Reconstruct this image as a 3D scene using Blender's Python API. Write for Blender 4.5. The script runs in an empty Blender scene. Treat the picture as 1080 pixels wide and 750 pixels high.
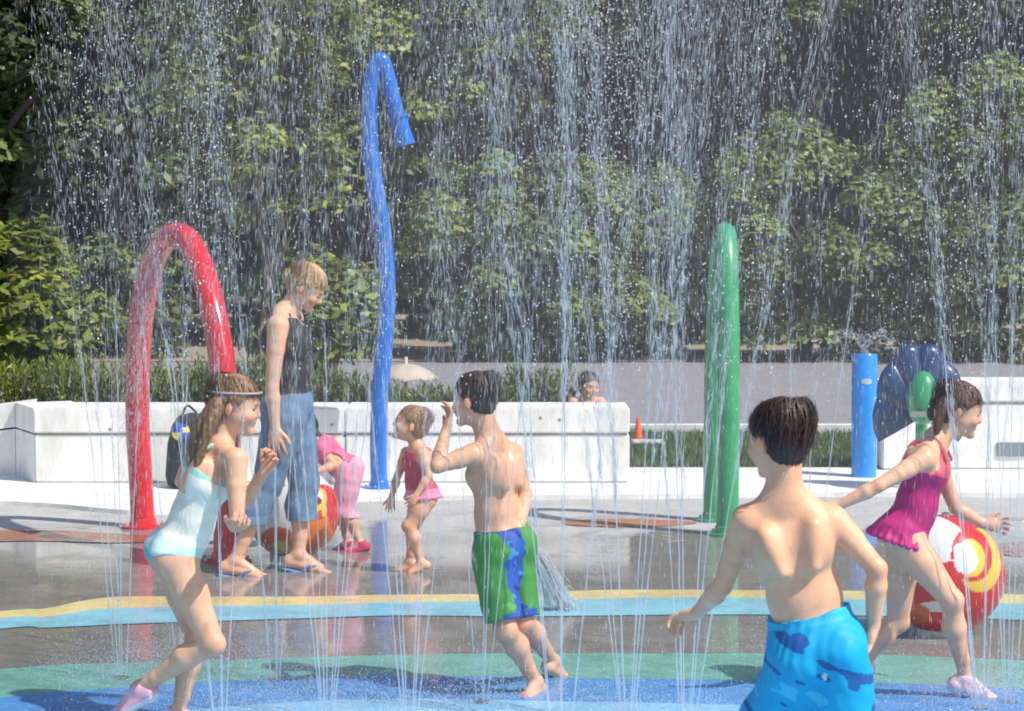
import bpy, bmesh, math, random
import numpy as np
from mathutils import Vector
random.seed(7); rng = np.random.default_rng(7)
sc = bpy.context.scene
COL = sc.collection
R = math.radians
# ------------------------------------------------------------------ camera
F, CX, CY, HZ, CH = 2400.0, 540.0, 375.0, 240.0, 1.8
TH = math.atan((CY - HZ) / F)
cd = bpy.data.cameras.new('camera'); cam = bpy.data.objects.new('camera', cd); COL.objects.link(cam)
cam.location = (0, 0, CH); cam.rotation_euler = (math.pi/2 - TH, 0, 0)
cd.sensor_width = 36; cd.lens = F/1080*36; cd.clip_end = 1000; cd.clip_start = .1
cd.dof.use_dof = True; cd.dof.focus_distance = 10.5; cd.dof.aperture_fstop = 10
sc.camera = cam
def ray(px, py):
    return np.array([px-CX, F*math.cos(TH)+(CY-py)*math.sin(TH), -F*math.sin(TH)+(CY-py)*math.cos(TH)])
def P(px, py, D):                       # a place in the world from where the photo shows it and how far away it stands
    d = ray(px, py); return np.array([0, 0, CH]) + d*(D/d[1])
def G(px, py, z=0.0):
    d = ray(px, py); return np.array([0, 0, CH]) + d*((z-CH)/d[2])
def GD(py): return G(540, py)[1]
# ------------------------------------------------------------------ object helpers
def tag(o, label=None, cat=None, group=None, kind=None):
    if label: o['label'] = label
    if cat: o['category'] = cat
    if group: o['group'] = group
    if kind: o['kind'] = kind
    return o
def thing(name, label, cat, loc, group=None):
    o = bpy.data.objects.new(name, None); COL.objects.link(o); o.location = [float(v) for v in loc]
    o.empty_display_size = .1
    return tag(o, label, cat, group)
WLOC = {}
def mk(name, V, Fc, mat, parent=None, col=None, smooth=True, origin=None):
    V = np.asarray(V, dtype=np.float64)
    if parent is not None: off = WLOC.get(parent.name, np.array(parent.location[:])); 
    elif origin is not None: off = np.array(origin, float)
    else: off = np.array([V[:, 0].mean(), V[:, 1].mean(), V[:, 2].min()])
    me = bpy.data.meshes.new(name)
    if isinstance(Fc, np.ndarray):
        n, k = Fc.shape
        me.vertices.add(len(V)); me.vertices.foreach_set('co', (V-off).astype(np.float32).ravel())
        me.loops.add(n*k); me.loops.foreach_set('vertex_index', Fc.astype(np.int32).ravel())
        me.polygons.add(n); me.polygons.foreach_set('loop_start', np.arange(0, n*k, k, dtype=np.int32))
        me.polygons.foreach_set('loop_total', np.full(n, k, dtype=np.int32))
        me.update(calc_edges=True); me.validate()
    else:
        me.from_pydata([tuple(v) for v in (V-off)], [], Fc); me.update()
    if smooth: me.polygons.foreach_set('use_smooth', np.ones(len(me.polygons), dtype=bool))
    if col is not None:
        a = me.color_attributes.new('Col', 'FLOAT_COLOR', 'POINT')
        c = np.ones((len(V), 4), np.float32); c[:, :3] = col; a.data.foreach_set('color', c.ravel())
    o = bpy.data.objects.new(name, me); COL.objects.link(o)
    me.materials.append(mat)
    if parent is not None: o.parent = parent; WLOC[o.name] = off
    else: o.location = off; WLOC[o.name] = off
    return o
def nrm(v): v = np.asarray(v, float); return v/(np.linalg.norm(v)+1e-12)
class MB:
    def __init__(s): s.v = []; s.f = []
    def add(s, V, Fc):
        n = len(s.v); s.v += [tuple(map(float, v)) for v in V]; s.f += [tuple(i+n for i in f) for f in Fc]; return s
    def box(s, c, d, rz=0, bev=0.0):
        c = np.array(c, float); hx, hy, hz = np.array(d)/2.
        if bev <= 0:
            V = [(x*hx, y*hy, z*hz) for z in (-1, 1) for y in (-1, 1) for x in (-1, 1)]
            Fc = [(0,2,3,1),(4,5,7,6),(0,1,5,4),(2,6,7,3),(0,4,6,2),(1,3,7,5)]
        else:
            bm = bmesh.new(); bmesh.ops.create_cube(bm, size=1)
            for v in bm.verts: v.co = Vector((v.co.x*2*hx, v.co.y*2*hy, v.co.z*2*hz))
            bmesh.ops.bevel(bm, geom=bm.edges[:], offset=bev, segments=2, affect='EDGES')
            V = [v.co[:] for v in bm.verts]; Fc = [tuple(v.index for v in f.verts) for f in bm.faces]; bm.free()
        ca, sa = math.cos(rz), math.sin(rz)
        return s.add([(c[0]+x*ca-y*sa, c[1]+x*sa+y*ca, c[2]+z) for x, y, z in V], Fc)
    def tube(s, pts, rad, n=16, cap=True):
        pts = [np.array(p, float) for p in pts]; m = len(pts)
        rad = rad if hasattr(rad, '__len__') else [rad]*m
        T = [nrm(pts[min(i+1, m-1)]-pts[max(i-1, 0)]) for i in range(m)]
        a = np.array([0, 0, 1.]) if abs(T[0][2]) < .9 else np.array([1., 0, 0])
        U = nrm(np.cross(T[0], a)); V = []
        for i in range(m):
            U = nrm(U - T[i]*np.dot(U, T[i])); W = np.cross(T[i], U)
            V += [pts[i]+rad[i]*(math.cos(t)*U+math.sin(t)*W) for t in np.linspace(0, 2*math.pi, n, endpoint=False)]
        Fc = [(i*n+j, i*n+(j+1)%n, (i+1)*n+(j+1)%n, (i+1)*n+j) for i in range(m-1) for j in range(n)]
        if cap: Fc += [tuple(range(n))[::-1], tuple((m-1)*n+j for j in range(n))]
        return s.add(V, Fc)
    def lathe(s, c, prof, n=24):           # prof: (r, z) from bottom to top
        c = np.array(c, float); m = len(prof)
        V = [c+np.array([r*math.cos(t), r*math.sin(t), z]) for r, z in prof for t in np.linspace(0, 2*math.pi, n, endpoint=False)]
        Fc = [(i*n+j, i*n+(j+1)%n, (i+1)*n+(j+1)%n, (i+1)*n+j) for i in range(m-1) for j in range(n)]
        Fc += [tuple(range(n))[::-1], tuple((m-1)*n+j for j in range(n))]
        return s.add(V, Fc)
    def build(s, name, mat, parent=None, smooth=False, bevel=0):
        o = mk(name, s.v, s.f, mat, parent, smooth=smooth)
        if smooth:
            try: o.data.set_sharp_from_angle(angle=R(40))
            except Exception: pass
        return o
def catmull(pts, n=8):
    p = [np.array(q, float) for q in pts]; p = [2*p[0]-p[1]]+p+[2*p[-1]-p[-2]]; out = []
    for i in range(1, len(p)-2):
        for t in np.linspace(0, 1, n, endpoint=False):
            out.append(.5*((2*p[i])+(-p[i-1]+p[i+1])*t+(2*p[i-1]-5*p[i]+4*p[i+1]-p[i+2])*t*t+(-p[i-1]+3*p[i]-3*p[i+1]+p[i+2])*t**3))
    return out+[p[-2]]
# ------------------------------------------------------------------ materials
def mat(name, color=(.5,.5,.5), rough=.5, metal=0, spec=.5, coat=0, noise=0, nscale=8, bump=0, bscale=60, col2=None, attr=False,
        transl=0, sss=0, alpha=1, rvar=0, stretch=None):
    m = bpy.data.materials.new(name); m.use_nodes = True; nt = m.node_tree; N = nt.nodes; L = nt.links
    b = N['Principled BSDF']; out = N['Material Output']
    b.inputs['Roughness'].default_value = rough; b.inputs['Metallic'].default_value = metal
    b.inputs['Specular IOR Level'].default_value = spec; b.inputs['Coat Weight'].default_value = coat
    b.inputs['Coat Roughness'].default_value = .06
    tc = N.new('ShaderNodeTexCoord'); src = tc.outputs['Object']
    if stretch:
        mp = N.new('ShaderNodeMapping'); mp.inputs['Scale'].default_value = stretch; L.new(src, mp.inputs['Vector']); src = mp.outputs[0]
    base = None
    if attr:
        at = N.new('ShaderNodeAttribute'); at.attribute_name = 'Col'; base = at.outputs['Color']
    if noise or col2:
        n1 = N.new('ShaderNodeTexNoise'); n1.inputs['Scale'].default_value = nscale; n1.inputs['Detail'].default_value = 6; n1.inputs['Roughness'].default_value = .65
        L.new(src, n1.inputs['Vector'])
        if col2:
            mx = N.new('ShaderNodeMix'); mx.data_type = 'RGBA'
            cr = N.new('ShaderNodeMapRange'); cr.inputs[1].default_value = .35; cr.inputs[2].default_value = .65; L.new(n1.outputs['Fac'], cr.inputs[0])
            L.new(cr.outputs[0], mx.inputs[0]); mx.inputs[6].default_value = (*color, 1); mx.inputs[7].default_value = (*col2, 1); base = mx.outputs[2]
        else:
            mr = N.new('ShaderNodeMapRange'); mr.inputs[1].default_value = .3; mr.inputs[2].default_value = .7
            mr.inputs[3].default_value = 1-noise; mr.inputs[4].default_value = 1+noise*.6; L.new(n1.outputs['Fac'], mr.inputs[0])
            mx = N.new('ShaderNodeMix'); mx.data_type = 'RGBA'; mx.blend_type = 'MULTIPLY'; mx.inputs[0].default_value = 1
            if base: L.new(base, mx.inputs[6])
            else: mx.inputs[6].default_value = (*color, 1)
            L.new(mr.outputs[0], mx.inputs[7]); base = mx.outputs[2]
    if base: L.new(base, b.inputs['Base Color'])
    else: b.inputs['Base Color'].default_value = (*color, 1)
    if sss:
        b.inputs['Subsurface Weight'].default_value = sss; b.inputs['Subsurface Radius'].default_value = (.012, .004, .002); b.inputs['Subsurface Scale'].default_value = .6
    if rvar:
        n3 = N.new('ShaderNodeTexNoise'); n3.inputs['Scale'].default_value = nscale*.7; L.new(src, n3.inputs['Vector'])
        m3 = N.new('ShaderNodeMapRange'); m3.inputs[1].default_value = .35; m3.inputs[2].default_value = .65; m3.inputs[3].default_value = max(rough-rvar, .02); m3.inputs[4].default_value = rough+rvar
        L.new(n3.outputs['Fac'], m3.inputs[0]); L.new(m3.outputs[0], b.inputs['Roughness'])
    if bump:
        n2 = N.new('ShaderNodeTexNoise'); n2.inputs['Scale'].default_value = bscale; n2.inputs['Detail'].default_value = 5; L.new(src, n2.inputs['Vector'])
        bp = N.new('ShaderNodeBump'); bp.inputs['Strength'].default_value = bump; bp.inputs['Distance'].default_value = .01
        L.new(n2.outputs['Fac'], bp.inputs['Height']); L.new(bp.outputs[0], b.inputs['Normal'])
    if transl:
        tr = N.new('ShaderNodeBsdfTranslucent'); ms = N.new('ShaderNodeMixShader'); ms.inputs[0].default_value = transl
        if base: L.new(base, tr.inputs['Color'])
        else: tr.inputs['Color'].default_value = (*color, 1)
        L.new(b.outputs[0], ms.inputs[1]); L.new(tr.outputs[0], ms.inputs[2]); L.new(ms.outputs[0], out.inputs['Surface'])
    return m
def water_mat(name, opac, tint=(.8, .88, .95), emis=0):
    m = bpy.data.materials.new(name); m.use_nodes = True; nt = m.node_tree; N = nt.nodes; L = nt.links
    N.remove(N['Principled BSDF']); out = N['Material Output']
    tr = N.new('ShaderNodeBsdfTransparent'); tr.inputs[0].default_value = (.97, .985, 1, 1)
    df = N.new('ShaderNodeBsdfDiffuse'); df.inputs[0].default_value = (*tint, 1)
    tl = N.new('ShaderNodeBsdfTranslucent'); tl.inputs[0].default_value = (*tint, 1)
    gl = N.new('ShaderNodeBsdfGlossy'); gl.inputs['Roughness'].default_value = .12; gl.inputs[0].default_value = (1, 1, 1, 1)
    a = N.new('ShaderNodeMixShader'); a.inputs[0].default_value = .5; L.new(df.outputs[0], a.inputs[1]); L.new(tl.outputs[0], a.inputs[2])
    b = N.new('ShaderNodeMixShader'); b.inputs[0].default_value = .25; L.new(a.outputs[0], b.inputs[1]); L.new(gl.outputs[0], b.inputs[2])
    c = N.new('ShaderNodeMixShader'); c.inputs[0].default_value = opac; L.new(tr.outputs[0], c.inputs[1]); L.new(b.outputs[0], c.inputs[2])
    L.new(c.outputs[0], out.inputs['Surface']); return m
def ground_mat(name, dry, wet, y_wet, soft=1.2, wr=.13, tiles=False, bumpy=.25, puddle=.5):
    """concrete that turns wet nearer than y_wet: darker and glossy, with puddles"""
    m = bpy.data.materials.new(name); m.use_nodes = True; nt = m.node_tree; N = nt.nodes; L = nt.links
    b = N['Principled BSDF']; g = N.new('ShaderNodeNewGeometry'); sp = N.new('ShaderNodeSeparateXYZ'); L.new(g.outputs['Position'], sp.inputs[0])
    def noise(scale, det=5, st=(1, 1, 1), rgh=.6):
        mp = N.new('ShaderNodeMapping'); mp.inputs['Scale'].default_value = st; L.new(g.outputs['Position'], mp.inputs[0])
        n = N.new('ShaderNodeTexNoise'); n.inputs['Scale'].default_value = scale; n.inputs['Detail'].default_value = det; n.inputs['Roughness'].default_value = rgh
        L.new(mp.outputs[0], n.inputs['Vector']); return n.outputs['Fac']
    def mth(op, a, bb=None, c=None):
        n = N.new('ShaderNodeMath'); n.operation = op
        for i, v in enumerate((a, bb, c)):
            if v is None: continue
            if isinstance(v, (int, float)): n.inputs[i].default_value = v
            else: L.new(v, n.inputs[i])
        return n.outputs[0]
    def mr(v, a, bb, c=0, d=1):
        n = N.new('ShaderNodeMapRange'); n.inputs[1].default_value = a; n.inputs[2].default_value = bb; n.inputs[3].default_value = c; n.inputs[4].default_value = d
        L.new(v, n.inputs[0]); return n.outputs[0]
    big = noise(.9, 4, (1, .7, 1))
    w = mth('ADD', sp.outputs[1], mth('MULTIPLY', mth('SUBTRACT', big, .5), 6.0))
    wet = mr(w, y_wet+soft*.5, y_wet-soft*.5)
    fine = noise(38, 6); med = noise(4.5, 6, (1, 1, 1), .7)
    f = mth('MULTIPLY', mr(fine, .3, .7, .82, 1.12), mr(med, .3, .7, .8, 1.14))
    mx = N.new('ShaderNodeMix'); mx.data_type = 'RGBA'; L.new(wet, mx.inputs[0]); mx.inputs[6].default_value = (*dry, 1); mx.inputs[7].default_value = (*WETC[name], 1)
    m2 = N.new('ShaderNodeMix'); m2.data_type = 'RGBA'; m2.blend_type = 'MULTIPLY'; m2.inputs[0].default_value = 1
    L.new(mx.outputs[2], m2.inputs[6]); L.new(f, m2.inputs[7]); L.new(m2.outputs[2], b.inputs['Base Color'])
    pud = mr(noise(2.2, 3, (1, .8, 1)), puddle-.08, puddle+.12)
    rw = mth('ADD', wr, mth('MULTIPLY', mth('SUBTRACT', 1, pud), .16))
    rg = mth('ADD', mth('MULTIPLY', wet, rw), mth('MULTIPLY', mth('SUBTRACT', 1, wet), .75)); L.new(rg, b.inputs['Roughness'])
    b.inputs['IOR'].default_value = 1.4
    bp = N.new('ShaderNodeBump'); bp.inputs['Strength'].default_value = bumpy; bp.inputs['Distance'].default_value = .004
    hgt = mth('ADD', mth('MULTIPLY', fine, mth('SUBTRACT', 1.15, mth('MULTIPLY', wet, pud))), mth('MULTIPLY', noise(14, 2, (.5, 1.6, 1)), .8))
    L.new(hgt, bp.inputs['Height']); L.new(bp.outputs[0], b.inputs['Normal'])
    return m
WETC = {}
def gm(name, dry, wet, *a, **k):
    WETC[name] = wet; return ground_mat(name, dry, wet, *a, **k)
M = {}
M['concrete'] = mat('wall_concrete', (.80,.79,.75), .8, noise=.24, nscale=3.5, stretch=(1.6,1.6,.7), bump=.25, bscale=90)
M['kerb'] = mat('strip_concrete', (.80,.785,.75), .8, noise=.2, nscale=5, bump=.2, bscale=70)
M['groove'] = mat('joint_grey', (.30,.29,.27), .9, noise=.2)  # darker grey of the wall joints and form holes
M['red'] = mat('red_paint', (.62,.012,.025), .22, coat=.4, noise=.22, nscale=4, bump=.06, bscale=120, rvar=.1)
M['green'] = mat('green_paint', (.02,.33,.12), .24, coat=.4, noise=.25, nscale=4, bump=.06, bscale=120, rvar=.1)
M['blue'] = mat('blue_paint', (.004,.15,.60), .22, coat=.4, noise=.25, nscale=4, bump=.06, bscale=120, rvar=.1)
M['blue2'] = mat('light_blue_paint', (.0,.26,.80), .26, coat=.5, noise=.08, nscale=5, bump=.03, bscale=160)
M['navy'] = mat('navy_paint', (.004,.035,.13), .3, coat=.4, noise=.1, nscale=6)
M['steel'] = mat('steel', (.5,.5,.5), .35, metal=1, noise=.15, nscale=20)
M['plaque'] = mat('plaque_grey', (.22,.26,.28), .4, metal=.4, noise=.15, nscale=10)
M['label'] = mat('label_grey', (.5,.55,.6), .4, noise=.1)
M['asphalt'] = mat('asphalt', (.26,.245,.26), .85, noise=.15, nscale=3, bump=.3, bscale=50)
M['soil'] = mat('tan_soil', (.36,.29,.22), .95, noise=.3, nscale=4, bump=.5, bscale=20)
M['bedsoil'] = mat('bed_soil', (.05,.04,.03), .95, noise=.3, nscale=6, bump=.5, bscale=20)
M['turf'] = mat('turf', (.06,.11,.03), .95, noise=.3, nscale=4)
M['hill'] = mat('backdrop_hill', (.012,.02,.012), 1, noise=.5, nscale=.3)
M['bark'] = mat('bark', (.09,.07,.055), .9, noise=.35, nscale=9, bump=.6, bscale=30, stretch=(3,3,.5))
M['palebark'] = mat('pale_bark', (.23,.17,.12), .85, noise=.3, nscale=9, bump=.5, bscale=30, stretch=(3,3,.5))
M['leaf'] = mat('foliage', attr=True, rough=.45, spec=.35, transl=.3)
M['blade'] = mat('grass_blades', attr=True, rough=.6, transl=.3)
M['skin'] = mat('skin', attr=True, rough=.46, spec=.45, sss=.1, noise=.13, nscale=16, bump=.12, bscale=170, rvar=.14)
M['hair'] = mat('hair', attr=True, rough=.42, spec=.5, noise=.35, nscale=60, bump=.35, bscale=150)
M['cloth'] = mat('cloth', attr=True, rough=.75, noise=.10, nscale=30, bump=.15, bscale=300)
M['wetcloth'] = mat('wet_cloth', attr=True, rough=.62, noise=.10, nscale=25, bump=.12, bscale=200)
M['denim'] = mat('denim', attr=True, rough=.9, noise=.25, nscale=18, bump=.3, bscale=260)
M['eye'] = mat('eye', attr=True, rough=.1)
M['toy'] = mat('toy_gloss', attr=True, rough=.25, coat=.6, noise=.05, nscale=9)
M['stream'] = water_mat('stream_water', .42, (.86,.93,1))
M['drop'] = water_mat('drop_water', .62, (.88,.94,1))
M['sparkle'] = water_mat('sparkle_water', .95, (1,1,1))
M['parasol'] = mat('parasol_cloth', (.62,.52,.45), .8, noise=.1, nscale=6, transl=.2)
M['darkcloth'] = mat('dark_cloth', (.035,.037,.045), .8, noise=.3, nscale=14, bump=.3, bscale=40)
M['orange'] = mat('orange_plastic', (.75,.13,.03), .4, noise=.06)
M['whitepl'] = mat('white_plastic', (.7,.72,.74), .4, noise=.06)

# ------------------------------------------------------------------ world and sun
w = bpy.data.worlds.new('World'); sc.world = w; w.use_nodes = True; nt = w.node_tree
sky = nt.nodes.new('ShaderNodeTexSky'); sky.sky_type = 'NISHITA'; sky.sun_disc = False
sd = nrm((1.2, -.80, 1.78)); el = math.asin(sd[2]); az = math.atan2(sd[0], sd[1])
sky.sun_elevation = el; sky.sun_rotation = az
nt.links.new(sky.outputs[0], nt.nodes['Background'].inputs[0]); nt.nodes['Background'].inputs[1].default_value = .15
ld = bpy.data.lights.new('sun', 'SUN'); ld.energy = 5.0; ld.angle = R(.53); ld.color = (1, .955, .88)
lo = bpy.data.objects.new('sun', ld); COL.objects.link(lo); lo.rotation_euler = Vector(sd).to_track_quat('Z', 'Y').to_euler(); lo.location = (8, -6, 12)
sc.view_settings.view_transform = 'Standard'; sc.view_settings.look = 'None'; sc.view_settings.exposure = 0
sc.cycles.use_denoising = True; sc.cycles.max_bounces = 8; sc.cycles.transparent_max_bounces = 40
sc.cycles.diffuse_bounces = 3; sc.cycles.glossy_bounces = 3; sc.cycles.caustics_reflective = False; sc.cycles.caustics_refractive = False
sc.cycles.sample_clamp_indirect = 4; sc.cycles.filter_width = 1.8

# ------------------------------------------------------------------ ground and paving
def sheet(name, poly, z, m, kind='structure'):
    o = mk(name, [(p[0], p[1], z) for p in poly], [tuple(range(len(poly)))], m, smooth=False, origin=(0, 0, 0))
    if o.data.polygons[0].normal.z < 0: o.data.flip_normals()
    return tag(o, kind=kind)
def pxpoly(top, bot):
    return [G(x, y)[:2] for x, y in top]+[G(x, y)[:2] for x, y in reversed(bot)]
def smooth2(pts, n=6):
    return [(q[0], q[1]) for q in catmull([(a, b, 0) for a, b in pts], n)]
gmn = gm('splash_pad_concrete', (.48,.465,.445), (.265,.25,.238), 13.7, .5, puddle=.40, wr=.06, bumpy=.13)
sheet('ground', [(-300,-50),(300,-50),(300,500),(-300,500)], -.03, M['turf'])
sheet('splash_pad', [(-30,-5),(30,-5),(30,16.9),(-30,16.9)], 0, gmn)
yt = smooth2([(-700,700),(-250,672),(0,645.5),(45,643),(90,634),(130,630),(220,630),(320,630),(420,628),(540,627),(640,623),(760,623),(900,624),(1080,628),(1300,640),(1700,665)])
yb = smooth2([(-700,712),(-250,682),(0,653),(45,652),(90,645),(130,642),(220,640),(320,639),(420,636),(540,635),(640,632),(760,631),(900,633),(1080,638),(1300,652),(1700,680)])
lb = smooth2([(-700,730),(-250,694),(0,664),(45,663),(90,661),(130,659),(220,656),(320,653),(420,650),(540,651),(640,650),(760,649),(900,650),(1080,655),(1300,668),(1700,695)])
sheet('yellow_painted_band', pxpoly(yt, yb), .004, gm('yellow_ground_paint', (.78,.64,.28), (.74,.60,.26), 20, wr=.2))
sheet('light_blue_painted_band', pxpoly(yb, lb), .004, gm('light_blue_ground_paint', (.28,.56,.68), (.26,.56,.68), 20, wr=.2))
gt = smooth2([(-700,790),(-250,735),(0,707),(130,700),(260,696),(400,692),(560,690),(700,690),(850,691),(1000,694),(1300,712),(1700,760)])
bt = smooth2([(-700,850),(-250,775),(0,737),(100,728),(200,721),(320,716),(440,714),(600,716),(760,718),(900,720),(1080,728),(1300,745),(1700,800)])
ct = smooth2([(-700,900),(-250,800),(0,768),(200,750),(320,741),(440,738),(600,741),(760,744),(900,750),(1080,762),(1300,790),(1700,850)])
far = [(-700,1500),(1700,1500)]
sheet('green_painted_area', pxpoly(gt, bt), .004, gm('green_ground_paint', (.19,.43,.36), (.18,.42,.35), 20, wr=.2))
sheet('blue_painted_area', pxpoly(bt, ct), .004, gm('blue_ground_paint', (.10,.29,.62), (.10,.29,.62), 20, wr=.2))
sheet('pale_blue_painted_area', pxpoly(ct, far), .004, gm('pale_blue_ground_paint', (.24,.52,.76), (.24,.52,.76), 20, wr=.2))
def blob(name, pts, m): sheet(name, [G(x, y)[:2] for x, y in smooth2(pts+[pts[0]])[:-1]], .004, m)
terr = gm('terracotta_ground_paint', (.42,.17,.09), (.33,.12,.07), 13, .5)
blob('terracotta_patch', [(-60,562),(40,560),(110,563),(165,566),(190,571),(120,573),(40,571),(-60,572)], terr)
blob('terracotta_patch', [(592,550),(640,548),(700,549),(735,552),(690,556),(640,556),(600,554)], terr)
blob('terracotta_patch', [(1035,575),(1100,572),(1200,576),(1180,586),(1090,588),(1045,583)], terr)
# light concrete strip along the foot of the walls, a low step
st = smooth2([(-900,560),(-300,542),(-60,533),(40,535),(110,541),(150,543),(240,539),(330,532),(420,528),(560,527),(700,526),(860,524),(1080,525),(1400,530),(2200,545)])
top = [G(x, y)[:2] for x, y in st]; zk = .03
V = []; Fc = []
for i, p in enumerate(top): V += [(p[0], p[1], 0.0), (p[0], p[1], zk), (p[0], 16.75, zk)]
for i in range(len(top)-1): a = i*3; b_ = a+3; Fc += [(a, b_, b_+1, a+1), (a+1, b_+1, b_+2, a+2)]
tag(mk('concrete_strip', V, Fc, M['kerb'], smooth=False, origin=(0,0,0)), kind='structure')
sheet('lawn_soil', [(-30,16.75),(30,16.75),(30,19.8),(-30,19.8)], .015, M['turf'])
sheet('road', [(-60,19.8),(60,19.8),(60,30.3),(-60,30.3)], .01, M['asphalt'])
mb = MB().box((0, 19.86, .03), (60, .14, .10)); tag(mb.build('road_kerb', M['kerb']), kind='structure')
sheet('verge_soil', [(-60,30.3),(60,30.3),(60,60),(-60,60)], .02, M['soil'])
# grass blades on the strip of lawn
n = 42000
bx = rng.uniform(-2, 7, n); by = rng.uniform(16.78, 19.75, n); h = rng.uniform(.03, .075, n); th = rng.uniform(0, 6.28, n)
V = np.zeros((n, 3, 3)); dx = np.cos(th)*.006; dy = np.sin(th)*.006
V[:, 0] = np.c_[bx-dx, by-dy, np.full(n, .01)]; V[:, 1] = np.c_[bx+dx, by+dy, np.full(n, .01)]; V[:, 2] = np.c_[bx+rng.normal(0,.02,n), by+rng.normal(0,.02,n), h+.01]
c = np.array([.10,.17,.045])*rng.uniform(.6, 1.25, (n, 1)); c = c*(1+np.outer(rng.uniform(0, .5, n), [1, .3, .1]))
o = mk('lawn_grass', V.reshape(-1, 3), np.arange(n*3).reshape(-1, 3), M['blade'], col=np.repeat(c, 3, 0), origin=(0,0,0)); tag(o, 'short sunlit grass between the two concrete walls and the road', 'grass', kind='stuff')

# ------------------------------------------------------------------ walls
def wallseg(mbb, x0, x1, y, z0, z1, d, bev=.012): mbb.box(((x0+x1)/2, y+d/2, (z0+z1)/2), (x1-x0, d, z1-z0), bev=bev)
DW = 15.72; xa = P(36, 500, DW)[0]; xb = P(664.5, 500, DW)[0]
w1 = thing('concrete_seat_wall', 'long white low concrete wall with cap joint running behind the children', 'wall', ((xa+xb)/2, DW+.25, zk))
zt = P(540, 430, DW)[2]; zj = P(540, 458, DW)[2]
mb = MB(); cuts = [xa, P(362, 0, DW)[0], xb]
for a, b_ in zip(cuts[:-1], cuts[1:]): wallseg(mb, a+.003, b_-.003, DW, zk+.001, zj-.006, .5)
ob = mb.build('wall_body', M['concrete'], w1)
mb = MB()
for a, b_ in zip(cuts[:-1], cuts[1:]): wallseg(mb, a-.002, b_-.002, DW-.008, zj+.006, zt, .516)
mb.build('wall_cap', M['concrete'], w1)
mb = MB().box(((xa+xb)/2, DW+.255, zj), (xb-xa-.04, .47, .016)); mb.build('cap_joint', M['groove'], w1)
mb = MB()
for x, y in ((116,453),(570,441),(590,443),(350,448)):
    q = P(x, y, DW-.008); mb.tube([q+(0, -.0015, 0), q+(0, .01, 0)], .012, 10)
mb.build('form_hole', M['groove'], w1)
# end of that wall turning away to the left
w2 = thing('concrete_end_wall', 'shaded concrete wall end turning away at the left edge', 'wall', (xa-.5, DW+.5, zk))
q0 = np.array([xa-.004, DW+.02]); q1 = np.array([P(17, 500, DW+.5)[0], DW+.5]); q2 = np.array([P(-260, 500, DW+.9)[0], DW+.9])
zt2 = zt; z3 = zt-.12
def prism(mbb, a, b_, za0, za1, zb0, zb1, t=.4):
    n_ = nrm([b_[1]-a[1], -(b_[0]-a[0])]); n_ = n_ if n_[1] > 0 else -n_
    A2, B2 = a+n_*t, b_+n_*t
    V = [(*a, za0), (*b_, zb0), (*B2, zb0), (*A2, za0), (*a, za1), (*b_, zb1), (*B2, zb1), (*A2, za1)]
    mbb.add(V, [(3,2,1,0),(4,5,6,7),(0,1,5,4),(1,2,6,5),(2,3,7,6),(3,0,4,7)])
mb = MB(); prism(mb, q1, q0, zk, zj-.006, zk, zj-.006); prism(mb, q2, q1-(.004,0), zk, zj-.3, zk, zj-.006); mb.build('wall_body', M['concrete'], w2)
mb = MB(); prism(mb, q1, q0, zj+.006, zt-.004, zj+.006, zt-.004); prism(mb, q2, q1-(.004,0), zj-.28, zt-.3, zj+.006, zt-.004); mb.build('wall_cap', M['concrete'], w2)
# right-hand wall with its pier
DR = GD(500)+.02
xp0 = P(930, 480, DR)[0]; xp1 = P(956, 480, DR)[0]; xr = P(1500, 480, DR)[0]; zr = P(540, 402, DR)[2]; zrj = P(540, 425, DR)[2]
w3 = thing('concrete_pier_wall', 'pale concrete wall with stepped pier and metal plaque at the right edge', 'wall', (xp0+.8, DR+.2, zk))
mb = MB(); wallseg(mb, xp0, xp1, DR-.02, zk+.001, zrj-.005, .5); wallseg(mb, xp1+.004, xr, DR+.02, zk+.001, zrj-.005, .42); mb.build('wall_body', M['concrete'], w3)
mb = MB(); zq = zr
V = [(xp0-.01, DR-.03, zrj+.005), (xp1+.008, DR-.03, zrj+.005), (xp1+.008, DR+.5, zrj+.005), (xp0-.01, DR+.5, zrj+.005),
     (xp0+.01, DR-.02, zq-.01), (xp0+.10, DR-.02, zq-.01), (xp0+.10, DR+.48, zq-.01), (xp0+.01, DR+.48, zq-.01)]
mb.add(V, [(3,2,1,0),(4,5,6,7),(0,1,5,4),(1,2,6,5),(2,3,7,6),(3,0,4,7)]); wallseg(mb, xp1+.012, xr, DR+.008, zrj+.005, zr, .44)
mb.build('wall_cap', M['concrete'], w3)
MB().box(((xp0+xr)/2+.02, DR+.23, zrj), (xr-xp0-.02, .40, .012)).build('cap_joint', M['groove'], w3)
q = P(1072, 474, DR+.02); MB().box((q[0], DR+.012, q[2]), (.29, .02, .10), bev=.004).build('plaque', M['plaque'], w3)
xe = P(655, 430, 16.3)[0]
mb = MB().box(((xe-9)/2, 17.1, .16), (xe+9, 1.6, .28), bev=.02); tag(mb.build('planting_bed', M['bedsoil']), kind='structure')

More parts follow.
